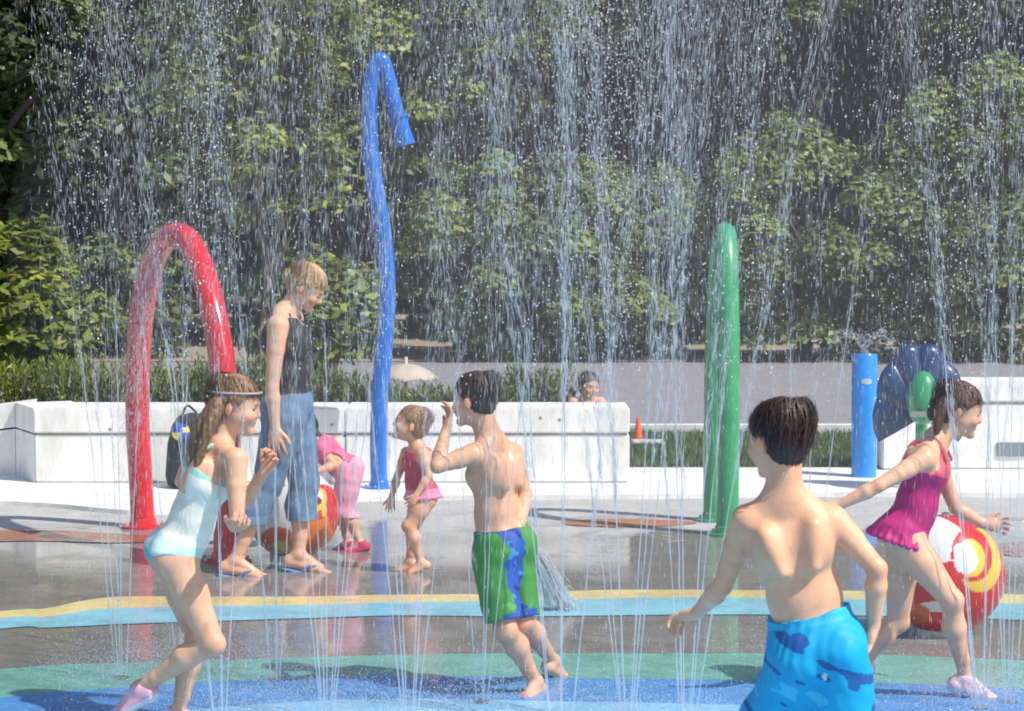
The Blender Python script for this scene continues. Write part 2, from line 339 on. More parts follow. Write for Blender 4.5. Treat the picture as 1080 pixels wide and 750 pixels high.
# ------------------------------------------------------------------ spray pipes
def base_plate(parent, p, r, m='steel'):
    mb = MB().lathe((p[0], p[1], 0), [(r*1.9, p[2]+.0), (r*1.9, p[2]+.012), (r*1.15, p[2]+.018), (r*1.1, p[2]+.05), (r*1.02, p[2]+.055)], 28); mb.build('base_plate', M[m], parent, smooth=True)
    for k in range(6):
        t = k*math.pi/3+.3; MB().tube([(p[0]+math.cos(t)*r*1.6, p[1]+math.sin(t)*r*1.6, p[2]+.011), (p[0]+math.cos(t)*r*1.6, p[1]+math.sin(t)*r*1.6, p[2]+.026)], .009, 6).build('bolt', M['steel'], parent)
def hoop(name, label, pts, r, m, np_=5):
    W = [P(x, y, D) for x, y, D in pts]; W[0][2] = .01; W[-1][2] = .01
    t = thing(name, label, 'spray arch', ((W[0][0]+W[-1][0])/2, (W[0][1]+W[-1][1])/2, 0))
    path = catmull(W, 10); MB().tube(path, r, 28).build('arch_tube', M[m], t, smooth=True)
    for q in (W[0], W[-1]): base_plate(t, (q[0], q[1], 0), r, m)
    n_ = len(path)
    for k in range(np_):
        q = path[int(n_*(.3+.4*k/(np_-1)))]; qa = path[int(n_*(.3+.4*k/(np_-1)))+1]; d = nrm(qa-q)
        inw = nrm(np.array([W[0][0]+W[-1][0], W[0][1]+W[-1][1], 1.6])/[2,2,1]-q); inw = nrm(inw-d*np.dot(inw, d))
        MB().tube([q+inw*(r-.004), q+inw*(r+.012)], .011, 10).build('nozzle', M['steel'], t)
    return path
A0, A1 = GD(556), GD(592)
def lerp(a, b, t): return a+(b-a)*t
red = [(151,556,0),(148,500,.0),(145,440,.01),(146,380,.04),(150,325,.1),(160,280,.2),(176,252,.36),(194,250,.52),(210,275,.68),(222,315,.82),(231,360,.9),(237,410,.96),(240,480,.99),(239,592,1)]
redpath = hoop('red_spray_arch', 'red tubular spray arch standing left of the woman in jeans', [(x, y, lerp(A0, A1, t)) for x, y, t in red], .072, 'red')
B0, B1 = GD(549), GD(564)
grn = [(753,549,0),(753,480,0),(754,400,.02),(756,340,.08),(758,290,.2),(761,258,.36),(763.5,247,.5),(765.5,250,.62),(767,275,.78),(768,320,.9),(768.5,400,.97),(768,480,1),(767,564,1)]
grnpath = hoop('green_spray_arch', 'green tubular spray arch seen edge-on behind the boy in blue shorts', [(x, y, lerp(B0, B1, t)) for x, y, t in grn], .066, 'green')
DB = 15.42
t = thing('blue_spray_pole', 'tall wavy blue spray pole with a down-turned nozzle', 'spray pole', (*P(400, 521, DB)[:2], zk))
pb = [(400,522),(399,470),(400.5,420),(404.5,372),(408,330),(408,290),(404,245),(397,205),(391.5,168),(389.5,130),(390.5,96),(396,70),(403,64),(409,82),(415,106),(420,125)]
W = [P(x, y, DB) for x, y in pb]; W[0][2] = zk
path = catmull(W, 8); m_ = len(path); MB().tube(path, [.058-.006*max(0, (i/m_-.5))*2 for i in range(m_)], 24).build('pole', M['blue'], t, smooth=True)
base_plate(t, (*W[0][:2], zk), .058, 'blue')
a, b_ = P(419.5, 122, DB), P(428, 153, DB); d = nrm(b_-a)
MB().tube([a-d*.0, a+d*.02], .068, 24).build('collar', M['blue'], t, smooth=True)
MB().tube([a+d*.021, a+d*.1, b_-d*.02, b_], [.056, .060, .066, .068], 24).build('nozzle', M['blue'], t, smooth=True)
DP = GD(507); q = P(911, 507, DP)
t = thing('blue_spray_post', 'short straight bright blue spray post in front of the lawn', 'spray post', (q[0], q[1], zk))
hp = P(911, 373, DP)[2]; MB().lathe((q[0], q[1], 0), [(.09, zk), (.09, hp-.012), (.082, hp), (.05, hp+.002), (.048, hp-.03)], 36).build('post', M['blue2'], t, smooth=True)
MB().lathe((q[0], q[1], 0), [(.03, hp-.03), (.03, hp+.02), (.012, hp+.03)], 16).build('nozzle', M['steel'], t, smooth=True)
ql = P(911.5, 402.5, DP-.09)
V = []; Fc = []
for k, (zz) in enumerate(np.linspace(-.022, .022, 7)):
    wv = .040*math.sqrt(max(0, 1-(zz/.0225)**2))
    for j in range(7):
        xx = wv*(-1+j/3.); V.append((q[0]+xx, q[1]-math.sqrt(.0925**2-xx*xx), ql[2]+zz))
Fc = [(k*7+j, k*7+j+1, (k+1)*7+j+1, (k+1)*7+j) for k in range(6) for j in range(6)]
mk('label_plate', V, Fc, M['label'], t)
# scalloped blue fan with green bulb
DS = 15.35; q = G(972, GD and 521); q = P(972, 521, DS); q[2] = zk
t = thing('shell_sprayer', 'navy scalloped fan with a green bulb, behind the girl in magenta', 'spray toy', q)
MB().tube([(q[0], q[1]+.03, zk), (q[0], q[1]+.03, zk+.55)], .04, 18).build('stem', M['green'], t, smooth=True)
c0 = P(972, 440, DS); V = [c0+(0, .05, 0)]; Fc = []; N_ = 91; rings = 9
for i in range(1, rings+1):
    fr = i/rings
    for k in range(N_):
        a = math.pi*(-.12+1.24*k/(N_-1)); lob = .5+.5*abs(math.cos((k/(N_-1))*math.pi*6-math.pi/2)); rr = (.42+.085*lob)*fr*(1 if i else 1)
        V.append(c0+np.array([-math.cos(a)*rr*.62, .05+.10*fr*fr-.05*lob*fr, math.sin(a)*rr*1.0]))
for k in range(N_-1): Fc.append((0, 1+k, 2+k))
for i in range(rings-1):
    for k in range(N_-1): a = 1+i*N_+k; Fc.append((a, a+N_, a+N_+1, a+1))
o = mk('shell_fan', V, Fc, M['navy'], t); md = o.modifiers.new('s', 'SOLIDIFY'); md.thickness = .02
cb = P(974, 420, DS-.1); MB().lathe(cb, [(.11*math.sqrt(max(1-s*s, 0))*(1-.15*s)+.0005, s*.185) for s in np.linspace(-1, 1, 22)], 28).build('bulb', M['green'], t, smooth=True)
cb = P(968, 437, DS-.22); MB().box(cb, (.11, .02, .04), bev=.006).build('nozzle_plate', M['steel'], t)

# ------------------------------------------------------------------ round painted toys
def ball(c, r, squash=(1,1,1), nu=200, nv=120):
    V = []; 
    for i in range(nv+1):
        ph = math.pi*i/nv
        for j in range(nu):
            a = 2*math.pi*j/nu; V.append((math.sin(ph)*math.cos(a), math.sin(ph)*math.sin(a), -math.cos(ph)))
    V = np.array(V); idx = np.arange((nv+1)*nu).reshape(nv+1, nu); b = np.roll(idx, -1, 1)
    Fc = np.stack([idx[:-1], b[:-1], b[1:], idx[1:]], -1).reshape(-1, 4)
    return V, V*np.array(squash)*r+np.array(c), Fc
WH, RD, OR, YL, LG = (.72,.72,.70), (.60,.02,.02), (.80,.20,.015), (.80,.50,.03), (.40,.42,.06)
def paint(c, r, squash, spots, base=WH):
    """spots: (x, z, radius in m, colour) painted on the side that faces the pool"""
    U, V, Fc = ball(c, r, squash); D = V - np.array([0, 0, CH]); px = D[:, 0]/D[:, 1]; col = np.tile(base, (len(V), 1)).astype(float)
    for cx, cz, ra, rb, cl in spots:
        m_ = (((V[:, 0]-c[0])/r-cx)/ra)**2+(((V[:, 2]-c[2])/r-cz)/rb)**2 < 1; m_ &= V[:, 1] < c[1]+r*.25; col[m_] = cl
    return V, Fc, col
q = G(309, 590); r = .25; c = (q[0], q[1]+.04, r)
t = thing('play_ball', 'white round splash toy with orange belly and red ringed eye beside the woman', 'spray toy', (q[0], q[1], 0), 'round painted splash toys')
V, Fc, col = paint(c, r, (1, .9, 1), [(.55,-.55,.55,.62,OR),(-.25,-.5,.4,.3,(.6,.11,.02)),(-.22,-.72,.22,.20,LG),(.95,.2,.16,.6,RD),(.62,.30,.30,.36,RD),(.56,.36,.21,.24,YL),(.54,.38,.15,.17,WH),(.60,.33,.07,.08,(.15,.02,.02)),(.72,.12,.05,.14,YL)])
mk('painted_shell', V, Fc, M['toy'], t, col=col)
MB().lathe((c[0], c[1], 0), [(.13, .0), (.13, .03), (.10, .05)], 24).build('base_ring', M['steel'], t, smooth=True)
MB().lathe((c[0], c[1], 2*r-.012), [(.02, 0), (.02, .02), (.008, .024)], 12).build('nozzle', M['steel'], t, smooth=True)
q = G(998, 670); r = .265; c = (q[0], q[1]+.04, r)
t = thing('play_ball', 'red and white round splash toy with yellow ring behind the running girl', 'spray toy', (q[0], q[1], 0), 'round painted splash toys')
V, Fc, col = paint(c, r, (1, .9, 1), [(0,0,2,2,RD),(-.38,.66,.60,.36,WH),(-.2,-.42,.35,.10,WH),(.44,.32,.40,.50,YL),(.30,.42,.36,.42,RD),(.28,.38,.24,.30,YL),(.18,.36,.21,.22,WH),(.1,.52,.12,.1,WH),(-.55,-.6,.2,.2,(.6,.12,.03))])
mk('painted_shell', V, Fc, M['toy'], t, col=col)
MB().lathe((c[0], c[1], 0), [(.13, .0), (.13, .03), (.10, .05)], 24).build('base_ring', M['steel'], t, smooth=True)
MB().lathe((c[0], c[1], 2*r-.012), [(.02, 0), (.02, .02), (.008, .024)], 12).build('nozzle', M['steel'], t, smooth=True)
# ------------------------------------------------------------------ small things round the pool
q = G(203, 519); q[2] = zk; q[1] = 15.45; q[0] = P(200, 500, 15.45)[0]
t = thing('backpack', 'dark grey backpack with round blue ball against the white wall behind the girl in mint', 'bag', q)
mb = MB(); mb.lathe((0, 0, 0), [(.02, .0), (.15, .01), (.17, .08), (.165, .30), (.14, .42), (.10, .49), (.02, .51)], 20)
mb.v = [(x*1.0+q[0]+z*.05, y*.6+q[1], z+q[2]) for x, y, z in mb.v]; mb.build('pack_body', M['darkcloth'], t, smooth=True)
mb = MB(); mb.lathe((0, 0, 0), [(.02, .0), (.10, .01), (.11, .06), (.10, .15), (.02, .17)], 16); mb.v = [(x+q[0], y*.5+q[1]-.10, z+q[2]+.04) for x, y, z in mb.v]; mb.build('pocket', M['darkcloth'], t, smooth=True)
mb = MB().tube(catmull([(q[0]-.05, q[1], zk+.49), (q[0]-.01, q[1], zk+.56), (q[0]+.06, q[1], zk+.50)], 6), .008, 8); mb.build('handle', M['darkcloth'], t, smooth=True)
cb = (q[0]-.045, q[1]-.085, zk+.385); U, V, Fc = ball(cb, .062, nu=48, nv=32)
colr = np.where((np.floor(np.arctan2(U[:, 2], U[:, 0]-.25)/(math.pi/3)) % 3 == 0)[:, None], (.75,.6,.05), (.01,.05,.5))
mk('blue_ball', V, Fc, M['toy'], t, col=colr)['label'] = 'shiny blue ball with a yellow panel'  # blue and yellow ball, set into the side of the pack
q = G(673, 466); q = np.array([P(673, 466, 18.9)[0], 18.9, .02])
t = thing('orange_cone', 'small orange cone standing on the grass right of the seat wall', 'cone', q)
MB().lathe(q, [(.045, .02), (.042, .03), (.012, .19), (.008, .2)], 16).build('cone_body', M['orange'], t, smooth=True)
MB().box(q+(0, 0, .01), (.13, .13, .02), bev=.004).build('cone_foot', M['orange'], t)
mb = MB().box((q[0]+.06, q[1]-.3, .045), (.26, .16, .03), bev=.008); tag(mb.build('flying_towel', M['whitepl']), 'folded white towel on the grass beside the orange cone', 'towel'); bpy.data.objects['flying_towel'].name = 'folded_towel'
# parasol beyond the shrubs
DU = 19.3; q = P(428, 400, DU); 
t = thing('parasol', 'pale low parasol canopy showing above the shrubs', 'parasol', (q[0], q[1], 0)); V = []; Fc = []
zc = P(428, 384, DU)[2]; rc = .34
nseg = 8; ns = 6; rr_ = 7
V.append((q[0], q[1], zc)); N_ = nseg*ns
for i in range(1, rr_+1):
    f = i/rr_
    for k in range(N_):
        a = 2*math.pi*k/N_; ph = (k % ns)/ns; sag = 1-.06*math.sin(ph*math.pi)*f
        V.append((q[0]+rc*f*sag*math.cos(a)*.85, q[1]+rc*f*sag*math.sin(a), zc-.13*f**2+.015*math.sin(ph*math.pi)*f))
for k in range(N_): Fc.append((0, 1+k, 1+(k+1) % N_))
for i in range(rr_-1):
    for k in range(N_): a = 1+i*N_+k; b_ = 1+i*N_+(k+1) % N_; Fc.append((a, a+N_, b_+N_, b_))
o = mk('canopy', V, Fc, M['parasol'], t); md = o.modifiers.new('s', 'SOLIDIFY'); md.thickness = .004
MB().tube([(q[0], q[1], 0), (q[0], q[1], zc+.06)], .016, 10).build('pole', M['whitepl'], t, smooth=True)

# ------------------------------------------------------------------ foliage
def leaves(cen, nor, size, aspect=1.6):
    """one folded diamond leaf per centre"""
    n = len(cen); a = rng.normal(size=(n, 3)); nor = nor/np.linalg.norm(nor, axis=1, keepdims=True)
    u = np.cross(nor, a); u /= np.linalg.norm(u, axis=1, keepdims=True)+1e-9; v = np.cross(nor, u); s = size[:, None]
    V = np.stack([cen-u*s*.5*aspect, cen+v*s*.42-u*s*.1-nor*s*.12, cen+u*s*.5*aspect-nor*s*.25, cen-v*s*.42-u*s*.1-nor*s*.12], 1)
    i = np.arange(n)*4; return V.reshape(-1, 3), np.stack([i, i+1, i+2, i+3], 1)
def foliage(name, center, rad, nclump, per, lsize, color, parent, crad=(.35, .6), droop=.5, shell=.35, m='leaf', clumps=None, cvar=.35, kind=None, flat=.5):
    c0 = np.array(center); rad = np.array(rad)
    if clumps is None:
        d = rng.normal(size=(nclump, 3)); d /= np.linalg.norm(d, axis=1, keepdims=True); clumps = c0+d*rad*(rng.uniform(shell, 1, (nclump, 1))**.6)
    n = len(clumps)*per; ci = np.repeat(np.arange(len(clumps)), per)
    cr = rng.uniform(*crad, len(clumps))[ci]
    d = rng.normal(size=(n, 3)); d /= np.linalg.norm(d, axis=1, keepdims=True); rr = rng.uniform(.2, 1, n)**.5
    off = d*(cr*rr)[:, None]; off[:, 2] *= flat; off[:, 2] -= droop*(off[:, 0]**2+off[:, 1]**2)/cr
    pos = clumps[ci]+off; nor = np.array([0, 0, 1.])+d*.75+rng.normal(0, .45, (n, 3))
    V, Fc = leaves(pos, nor, lsize*rng.uniform(.6, 1.25, n))
    cc = np.array(color)*(rng.uniform(1-cvar, 1+cvar, len(clumps))[ci]*rng.uniform(.75, 1.25, n))[:, None]
    cc = cc*(1+rng.uniform(0, .45, (n, 1))*np.array([1, .25, -.2]))
    o = mk(name, V, Fc, M[m], parent, col=np.repeat(cc, 4, 0), smooth=False, origin=(c0[0], c0[1], 0) if parent is None else None)
    if kind: o['kind'] = kind
    return clumps
def tree(name, label, px, D, top, bottom, width, nclump, per, ls, color, trunk_r=.12, group='trees beyond the road', bark='bark', lean=0, crad=(.35,.6), extra=None, **k):
    x = P(px, 300, D)[0]; z0 = P(px, bottom, D)[2]; z1 = P(px, top, D)[2]; hw = width/2/F*D
    t = thing(name, label, 'tree', (x, D, 0), group)
    zc, rz = (z0+z1)/2, (z1-z0)/2
    cl = foliage('crown', (x, D, zc), (hw, hw*.8, rz), nclump, per, ls, color, t, crad=crad, **k)
    mb = MB(); tp = [np.array([x+lean*s*s, D, s*(zc+rz*.7)]) for s in np.linspace(0, 1, 8)]
    for i, q in enumerate(tp[1:-1]): q += rng.normal(0, .04, 3)*[1, 1, 0]
    pt = catmull(tp, 4); mb.tube(pt, [trunk_r*(1.25 if i == 0 else 1)*(1-.8*i/len(pt)) for i in range(len(pt))], 10)
    idx = rng.choice(len(cl), min(len(cl), 16), replace=False)
    for i in idx:
        e = cl[i]; s = np.clip((e[2]-.6)/(zc+rz), .2, .85)*.8; a = pt[int(s*len(pt))]; mid = (a+e)/2+np.array([0, 0, .18])
        mb.tube(catmull([a, mid, e], 4), [trunk_r*.35*(1-.1*j) for j in range(9)], 6)
    mb.build('trunk', M[bark], t, smooth=True); return t
LG1 = (.18,.25,.06); LG2 = (.16,.24,.075); LG3 = (.11,.17,.06); DK = (.05,.075,.04)  # DK: shade of the rear trees put into the leaf colour
tree('broadleaf_tree', 'yellow-green leafy tree closest to the road at the left edge', -30, 19.4, 215, 385, 330, 80, 260, .085, (.17,.23,.045), .10, droop=.5, crad=(.2,.4))
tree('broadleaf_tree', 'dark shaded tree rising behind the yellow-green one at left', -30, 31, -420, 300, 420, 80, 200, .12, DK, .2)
tree('sapling', 'slender pale-trunked tree with thin airy leaves behind the woman', 278, 19.1, -190, 245, 260, 120, 110, .058, LG1, .045, group=None, bark='palebark', crad=(.15,.34), cvar=.4)
tree('sapling', 'low leafy young tree with hidden trunk just right of the woman', 338, 19.4, 258, 378, 150, 48, 130, .07, LG1, .04, group=None, crad=(.16,.34))
tree('broadleaf_tree', 'broad pale-green tree hanging low over the road at centre', 590, 31.5, 150, 376, 330, 120, 430, .078, LG2, .12)
tree('broadleaf_tree', 'tall olive tree above the blue spray pole nozzle', 490, 33.5, -260, 200, 300, 100, 380, .085, LG1, .16)
tree('broadleaf_tree', 'mid-green tree with layered leaf clumps behind the green arch', 850, 31, 120, 384, 240, 74, 430, .078, LG2, .12, droop=.6)
tree('broadleaf_tree', 'tree with drooping grey-green sprays above the right wall', 1045, 30.8, 60, 395, 260, 76, 430, .078, LG2, .12, droop=.6)
tree('broadleaf_tree', 'high leafy tree filling the top right corner', 960, 34, -330, 90, 420, 90, 220, .12, LG2, .2)
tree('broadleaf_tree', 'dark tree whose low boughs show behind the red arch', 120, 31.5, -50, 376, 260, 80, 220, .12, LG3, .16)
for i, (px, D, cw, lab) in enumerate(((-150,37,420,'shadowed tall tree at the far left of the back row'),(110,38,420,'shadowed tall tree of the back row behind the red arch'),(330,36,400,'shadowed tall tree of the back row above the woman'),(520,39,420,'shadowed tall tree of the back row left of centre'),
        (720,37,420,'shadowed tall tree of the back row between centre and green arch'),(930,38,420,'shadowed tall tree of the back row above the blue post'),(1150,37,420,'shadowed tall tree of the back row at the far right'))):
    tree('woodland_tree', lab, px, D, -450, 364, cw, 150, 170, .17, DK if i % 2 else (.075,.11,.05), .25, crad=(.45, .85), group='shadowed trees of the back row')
k = 260; cl = np.c_[rng.uniform(-22, 22, k), rng.uniform(46, 52, k), rng.uniform(.3, 13, k)]
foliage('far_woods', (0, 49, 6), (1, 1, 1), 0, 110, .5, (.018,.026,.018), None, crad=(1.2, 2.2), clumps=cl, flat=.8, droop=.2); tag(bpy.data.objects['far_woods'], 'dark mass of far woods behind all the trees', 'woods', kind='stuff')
V = []; Fc = []; nx = 40
for j, (y, z) in enumerate(((58, 0), (62, 6), (68, 13), (80, 18), (120, 20))):
    for i in range(nx): V.append((-90+180*i/(nx-1), y+3*math.sin(i*.7), z+(1.2*math.sin(i*1.3+j) if j else -.5)))
for j in range(4):
    for i in range(nx-1): a = j*nx+i; Fc.append((a, a+1, a+nx+1, a+nx))
tag(mk('backdrop_hill', V, Fc, M['hill'], origin=(0,0,0)), kind='structure')  # unseen slope added so no bright sky shows through the leaf gaps
# shrubs in the bed behind the wall
def shrub(px, D, h, wd, color, label, n=420):
    x = P(px, 430, D)[0]; z0 = .30
    t = thing('shrub', label, 'shrub', (x, D, z0), 'upright shrubs behind the seat wall')
    V = []; C = []; ns = 46
    cen = []; nor = []; mb = MB()
    for s in range(ns):
        a = rng.uniform(0, 6.28); rr = wd*math.sqrt(rng.uniform(0, 1)); b0 = np.array([x+rr*.45*math.cos(a), D+rr*.45*math.sin(a), z0-.01]); hh = h*rng.uniform(.6, 1.0)
        b1 = b0+np.array([rr*.65*math.cos(a), rr*.65*math.sin(a), hh]); mid = (b0+b1)/2+np.array([0, 0, .05]); pt = catmull([b0, mid, b1], 5)
        mb.tube(pt, .004, 4)
        for q_ in range(46):
            f = rng.uniform(.12, 1); p_ = pt[min(int(f*len(pt)), len(pt)-1)]+rng.normal(0, .018, 3); cen.append(p_); nor.append(rng.normal(size=3)*[1, 1, .35])
    cen = np.array(cen); nor = np.array(nor); m_ = len(cen)
    u = np.array([0, 0, 1.])+rng.normal(0, .5, (m_, 3)); u /= np.linalg.norm(u, axis=1, keepdims=True); v = np.cross(u, nor); v /= np.linalg.norm(v, axis=1, keepdims=True)
    L_ = rng.uniform(.03, .055, m_)[:, None]; Vv = np.stack([cen-u*L_*.2, cen+v*L_*.17+u*L_*.3, cen+u*L_, cen-v*L_*.17+u*L_*.3], 1).reshape(-1, 3)
    i = np.arange(m_)*4; cc = np.array(color)*rng.uniform(.55, 1.3, (m_, 1))*(1+rng.uniform(0, .5, (m_, 1))*np.array([1, .3, -.3]))
    mk('leaves', Vv, np.stack([i, i+1, i+2, i+3], 1), M['leaf'], t, col=np.repeat(cc, 4, 0), smooth=False)
    mb.build('stems', M['bark'], t)
YG = (.21,.29,.06); MG = (.15,.23,.08)
shr = [(-25,17.0,.52,'far left end',YG),(20,17.1,.5,'left of the red arch, by the wall end',YG),(62,17.0,.56,'left of the red arch, second in from the wall end',YG),(103,17.15,.54,'close to the left leg of the red arch',YG),
       (146,17.0,.55,'directly behind the left leg of the red arch',YG),(186,17.1,.5,'between the two legs of the red arch',YG),(232,17.05,.5,'behind the head of the girl in mint',MG),(275,17.1,.52,'directly behind the woman',MG),
       (325,17.0,.46,'right beside the back of the woman',MG),(362,17.1,.42,'left of the blue pole',MG),(398,17.2,.33,'behind the blue pole',MG),(436,17.0,.27,'above the toddler in pink',MG),(478,17.1,.32,'left of the head of the boy in green shorts',MG),
       (535,17.05,.42,'right of the head of the boy in green shorts',MG),(572,17.15,.47,'nearest to the seated child beyond the wall',MG)]
for px, D, h, w_, c_ in shr: shrub(px, D-.1, h*1.02, .26, c_, 'upright green shrub '+w_)
# ------------------------------------------------------------------ people: one smooth blended surface per body
class Field:
    def __init__(s, lo, hi, h):
        s.lo = np.array(lo, float)-3*h; s.h = h; s.n = np.ceil((np.array(hi)+3*h-s.lo)/h).astype(int)+1
        s.v = np.full(s.n, .2, np.float32)
        s.ax = [(s.lo[i]+np.arange(s.n[i])*h).astype(np.float32) for i in range(3)]
    def box(s, lo, hi, m):
        a = np.clip(((lo-m-s.lo)/s.h).astype(int), 0, s.n); b = np.clip(((hi+m-s.lo)/s.h).astype(int)+2, 0, s.n); return tuple(slice(a[i], b[i]) for i in range(3))
    def pts(s, sl): return s.ax[0][sl[0]][:, None, None], s.ax[1][sl[1]][None, :, None], s.ax[2][sl[2]][None, None, :]
    def comb(s, sl, d, k, sub):
        a = s.v[sl]
        if sub:
            d = -d; h = np.maximum(k-np.abs(a-d), 0)/k; s.v[sl] = np.maximum(a, d)+h*h*k*.25
        else:
            h = np.maximum(k-np.abs(a-d), 0)/k; s.v[sl] = np.minimum(a, d)-h*h*k*.25
    def cone(s, a, b, ra, rb, k=.02, sub=False, flat=None):
        a = np.array(a, float); b = np.array(b, float); m = max(ra, rb); sl = s.box(np.minimum(a, b)-m, np.maximum(a, b)+m, k+3*s.h)
        if min(s.v[sl].shape) == 0: return
        X, Y, Z = s.pts(sl); d = b-a; L2 = max(float(d@d), 1e-9)
        px, py, pz = X-a[0], Y-a[1], Z-a[2]
        t = np.clip((px*d[0]+py*d[1]+pz*d[2])/L2, 0, 1); qx, qy, qz = px-t*d[0], py-t*d[1], pz-t*d[2]
        if flat is not None:
            ax, f = flat; w_ = qx*ax[0]+qy*ax[1]+qz*ax[2]; g = 1/f-1; qx = qx+w_*ax[0]*g; qy = qy+w_*ax[1]*g; qz = qz+w_*ax[2]*g
        s.comb(sl, np.sqrt(qx*qx+qy*qy+qz*qz)-(ra+(rb-ra)*t), k, sub)
    def ell(s, c, rad, fr, k=.03, sub=False):
        c = np.array(c, float); rad = np.array(rad, float); m = rad.max(); sl = s.box(c-m, c+m, k+3*s.h)
        if min(s.v[sl].shape) == 0: return
        X, Y, Z = s.pts(sl); px, py, pz = X-c[0], Y-c[1], Z-c[2]; k0 = 0; k1 = 0
        for i in range(3):
            e = fr[i]; q = px*e[0]+py*e[1]+pz*e[2]; k0 = k0+(q/rad[i])**2; k1 = k1+(q/rad[i]**2)**2
        k0 = np.sqrt(k0); k1 = np.sqrt(k1)+1e-6; s.comb(sl, (k0*(k0-1)/k1).astype(np.float32), k, sub)
    def plane(s, p, n):                    # keep what lies behind the plane (n points to the side cut away)
        X, Y, Z = s.pts((slice(None),)*3); n = nrm(n); s.v = np.maximum(s.v, ((X-p[0])*n[0]+(Y-p[1])*n[1]+(Z-p[2])*n[2]).astype(np.float32))
    def mesh(s):
        v = s.v; sg = v < 0; n = s.n
        c = sum(sg[i:n[0]-1+i, j:n[1]-1+j, k:n[2]-1+k].astype(np.int8) for i in (0, 1) for j in (0, 1) for k in (0, 1))
        act = (c > 0) & (c < 8); I = np.argwhere(act); idm = np.full(act.shape, -1, np.int32); idm[act] = np.arange(len(I))
        acc = np.zeros((len(I), 3)); cnt = np.zeros(len(I))
        cor = [(i, j, k) for i in (0, 1) for j in (0, 1) for k in (0, 1)]
        for a in cor:
            for ax in range(3):
                if a[ax]: continue
                b = list(a); b[ax] = 1; va = v[I[:, 0]+a[0], I[:, 1]+a[1], I[:, 2]+a[2]]; vb = v[I[:, 0]+b[0], I[:, 1]+b[1], I[:, 2]+b[2]]
                m_ = (va < 0) != (vb < 0); t = np.where(m_, va/np.where(m_, va-vb, 1), 0); p = np.tile(np.array(a, float), (len(I), 1)); p[:, ax] = t
                acc[m_] += p[m_]; cnt[m_] += 1
        V = s.lo+(I+acc/cnt[:, None])*s.h; Q = []
        for ax in range(3):
            b1, b2 = [(1, 2), (2, 0), (0, 1)][ax]; sa = [slice(1, n[i]-1) for i in range(3)]; sb = list(sa); sa[ax] = slice(0, n[ax]-1); sb[ax] = slice(1, n[ax])
            A, B = sg[tuple(sa)], sg[tuple(sb)]
            for val in (True, False):
                E = np.argwhere((A == val) & (B != val)); off = np.array([1, 1, 1]); off[ax] = 0; E = E+off
                o1 = np.zeros(3, int); o1[b1] = 1; o2 = np.zeros(3, int); o2[b2] = 1
                q = [E-o1-o2, E-o2, E, E-o1]; ids = np.stack([idm[tuple(x.T)] for x in q], 1)
                if not val: ids = ids[:, ::-1]
                Q.append(ids)
        Q = np.concatenate(Q); Q = Q[(Q >= 0).all(1)]; return V, Q
def relax(V, Q, it=2, lam=.5):
    e = np.concatenate([Q[:, [0, 1]], Q[:, [1, 2]], Q[:, [2, 3]], Q[:, [3, 0]]]); e = np.concatenate([e, e[:, ::-1]]); cnt = np.bincount(e[:, 0], minlength=len(V)).astype(float); cnt[cnt == 0] = 1
    for _ in range(it):
        for l in (lam, -lam*1.03):
            A = np.stack([np.bincount(e[:, 0], weights=V[e[:, 1], i], minlength=len(V)) for i in range(3)], 1)/cnt[:, None]; V = V+l*(A-V)
    return V
def rot(v, ax, a):
    v = np.array(v, float); ax = nrm(ax); return v*math.cos(a)+np.cross(ax, v)*math.sin(a)+ax*np.dot(ax, v)*(1-math.cos(a))
def frame_head(f, up=(0, 0, 1), roll=0):
    f = nrm(f); r = nrm(np.cross(f, up)); u = np.cross(r, f)
    if roll: r = rot(r, f, roll); u = rot(u, f, roll)
    return r, f, u
def head_prims(Fd, c, hh, fr, child, k=.012):
    r, f, u = fr; W = lambda a, b, z: c+(a*r+b*f+z*u)*hh; E = Fd.ell; C = Fd.cone
    E(W(0, -.06, .12), np.array([.345, .425, .385])*hh, fr, k); E(W(0, .09, -.08), np.array([.285, .30, .36])*hh, fr, .02)
    E(W(0, .10, -.28), np.array([.235, .25, .19])*hh, fr, .02)
    if child: E(W(0, .13, -.17), np.array([.285, .22, .17])*hh, fr, .02)
    C(W(0, .335, -.40), W(0, .30, -.38), .085*hh, .09*hh, .014)
    C(W(-.10, .345, .10), W(.10, .345, .10), .05*hh, .05*hh, .014)
    for s in (-1, 1):
        E(W(s*.15, .29, -.13), np.array([.11, .10, .10])*hh, fr, .015)
        E(W(s*.135, .415, .02), np.array([.075, .06, .05])*hh, fr, .010, True)
        E(W(s*.365, -.04, -.06), np.array([.035, .075, .115])*hh, (rot(r, u, -s*.35), rot(f, u, -s*.35), u), .006)
        E(W(s*.362, -.01, -.06), np.array([.02, .035, .06])*hh, fr, .004, True)
    nl = .425 if child else .455
    C(W(0, .375, .03), W(0, nl, -.105), .032*hh, .048*hh, .010)
    for s in (-1, 1): C(W(s*.045, nl-.06, -.125), W(s*.05, nl-.07, -.125), .035*hh, .035*hh, .006)
    C(W(-.06, .375, -.215), W(.06, .375, -.215), .026*hh, .026*hh, .006); C(W(-.05, .375, -.262), W(.05, .375, -.262), .028*hh, .028*hh, .006)
    Fd.cone(W(-.055, .40, -.238), W(.055, .40, -.238), .004*hh+.0005, .004*hh+.0005, .006, True)
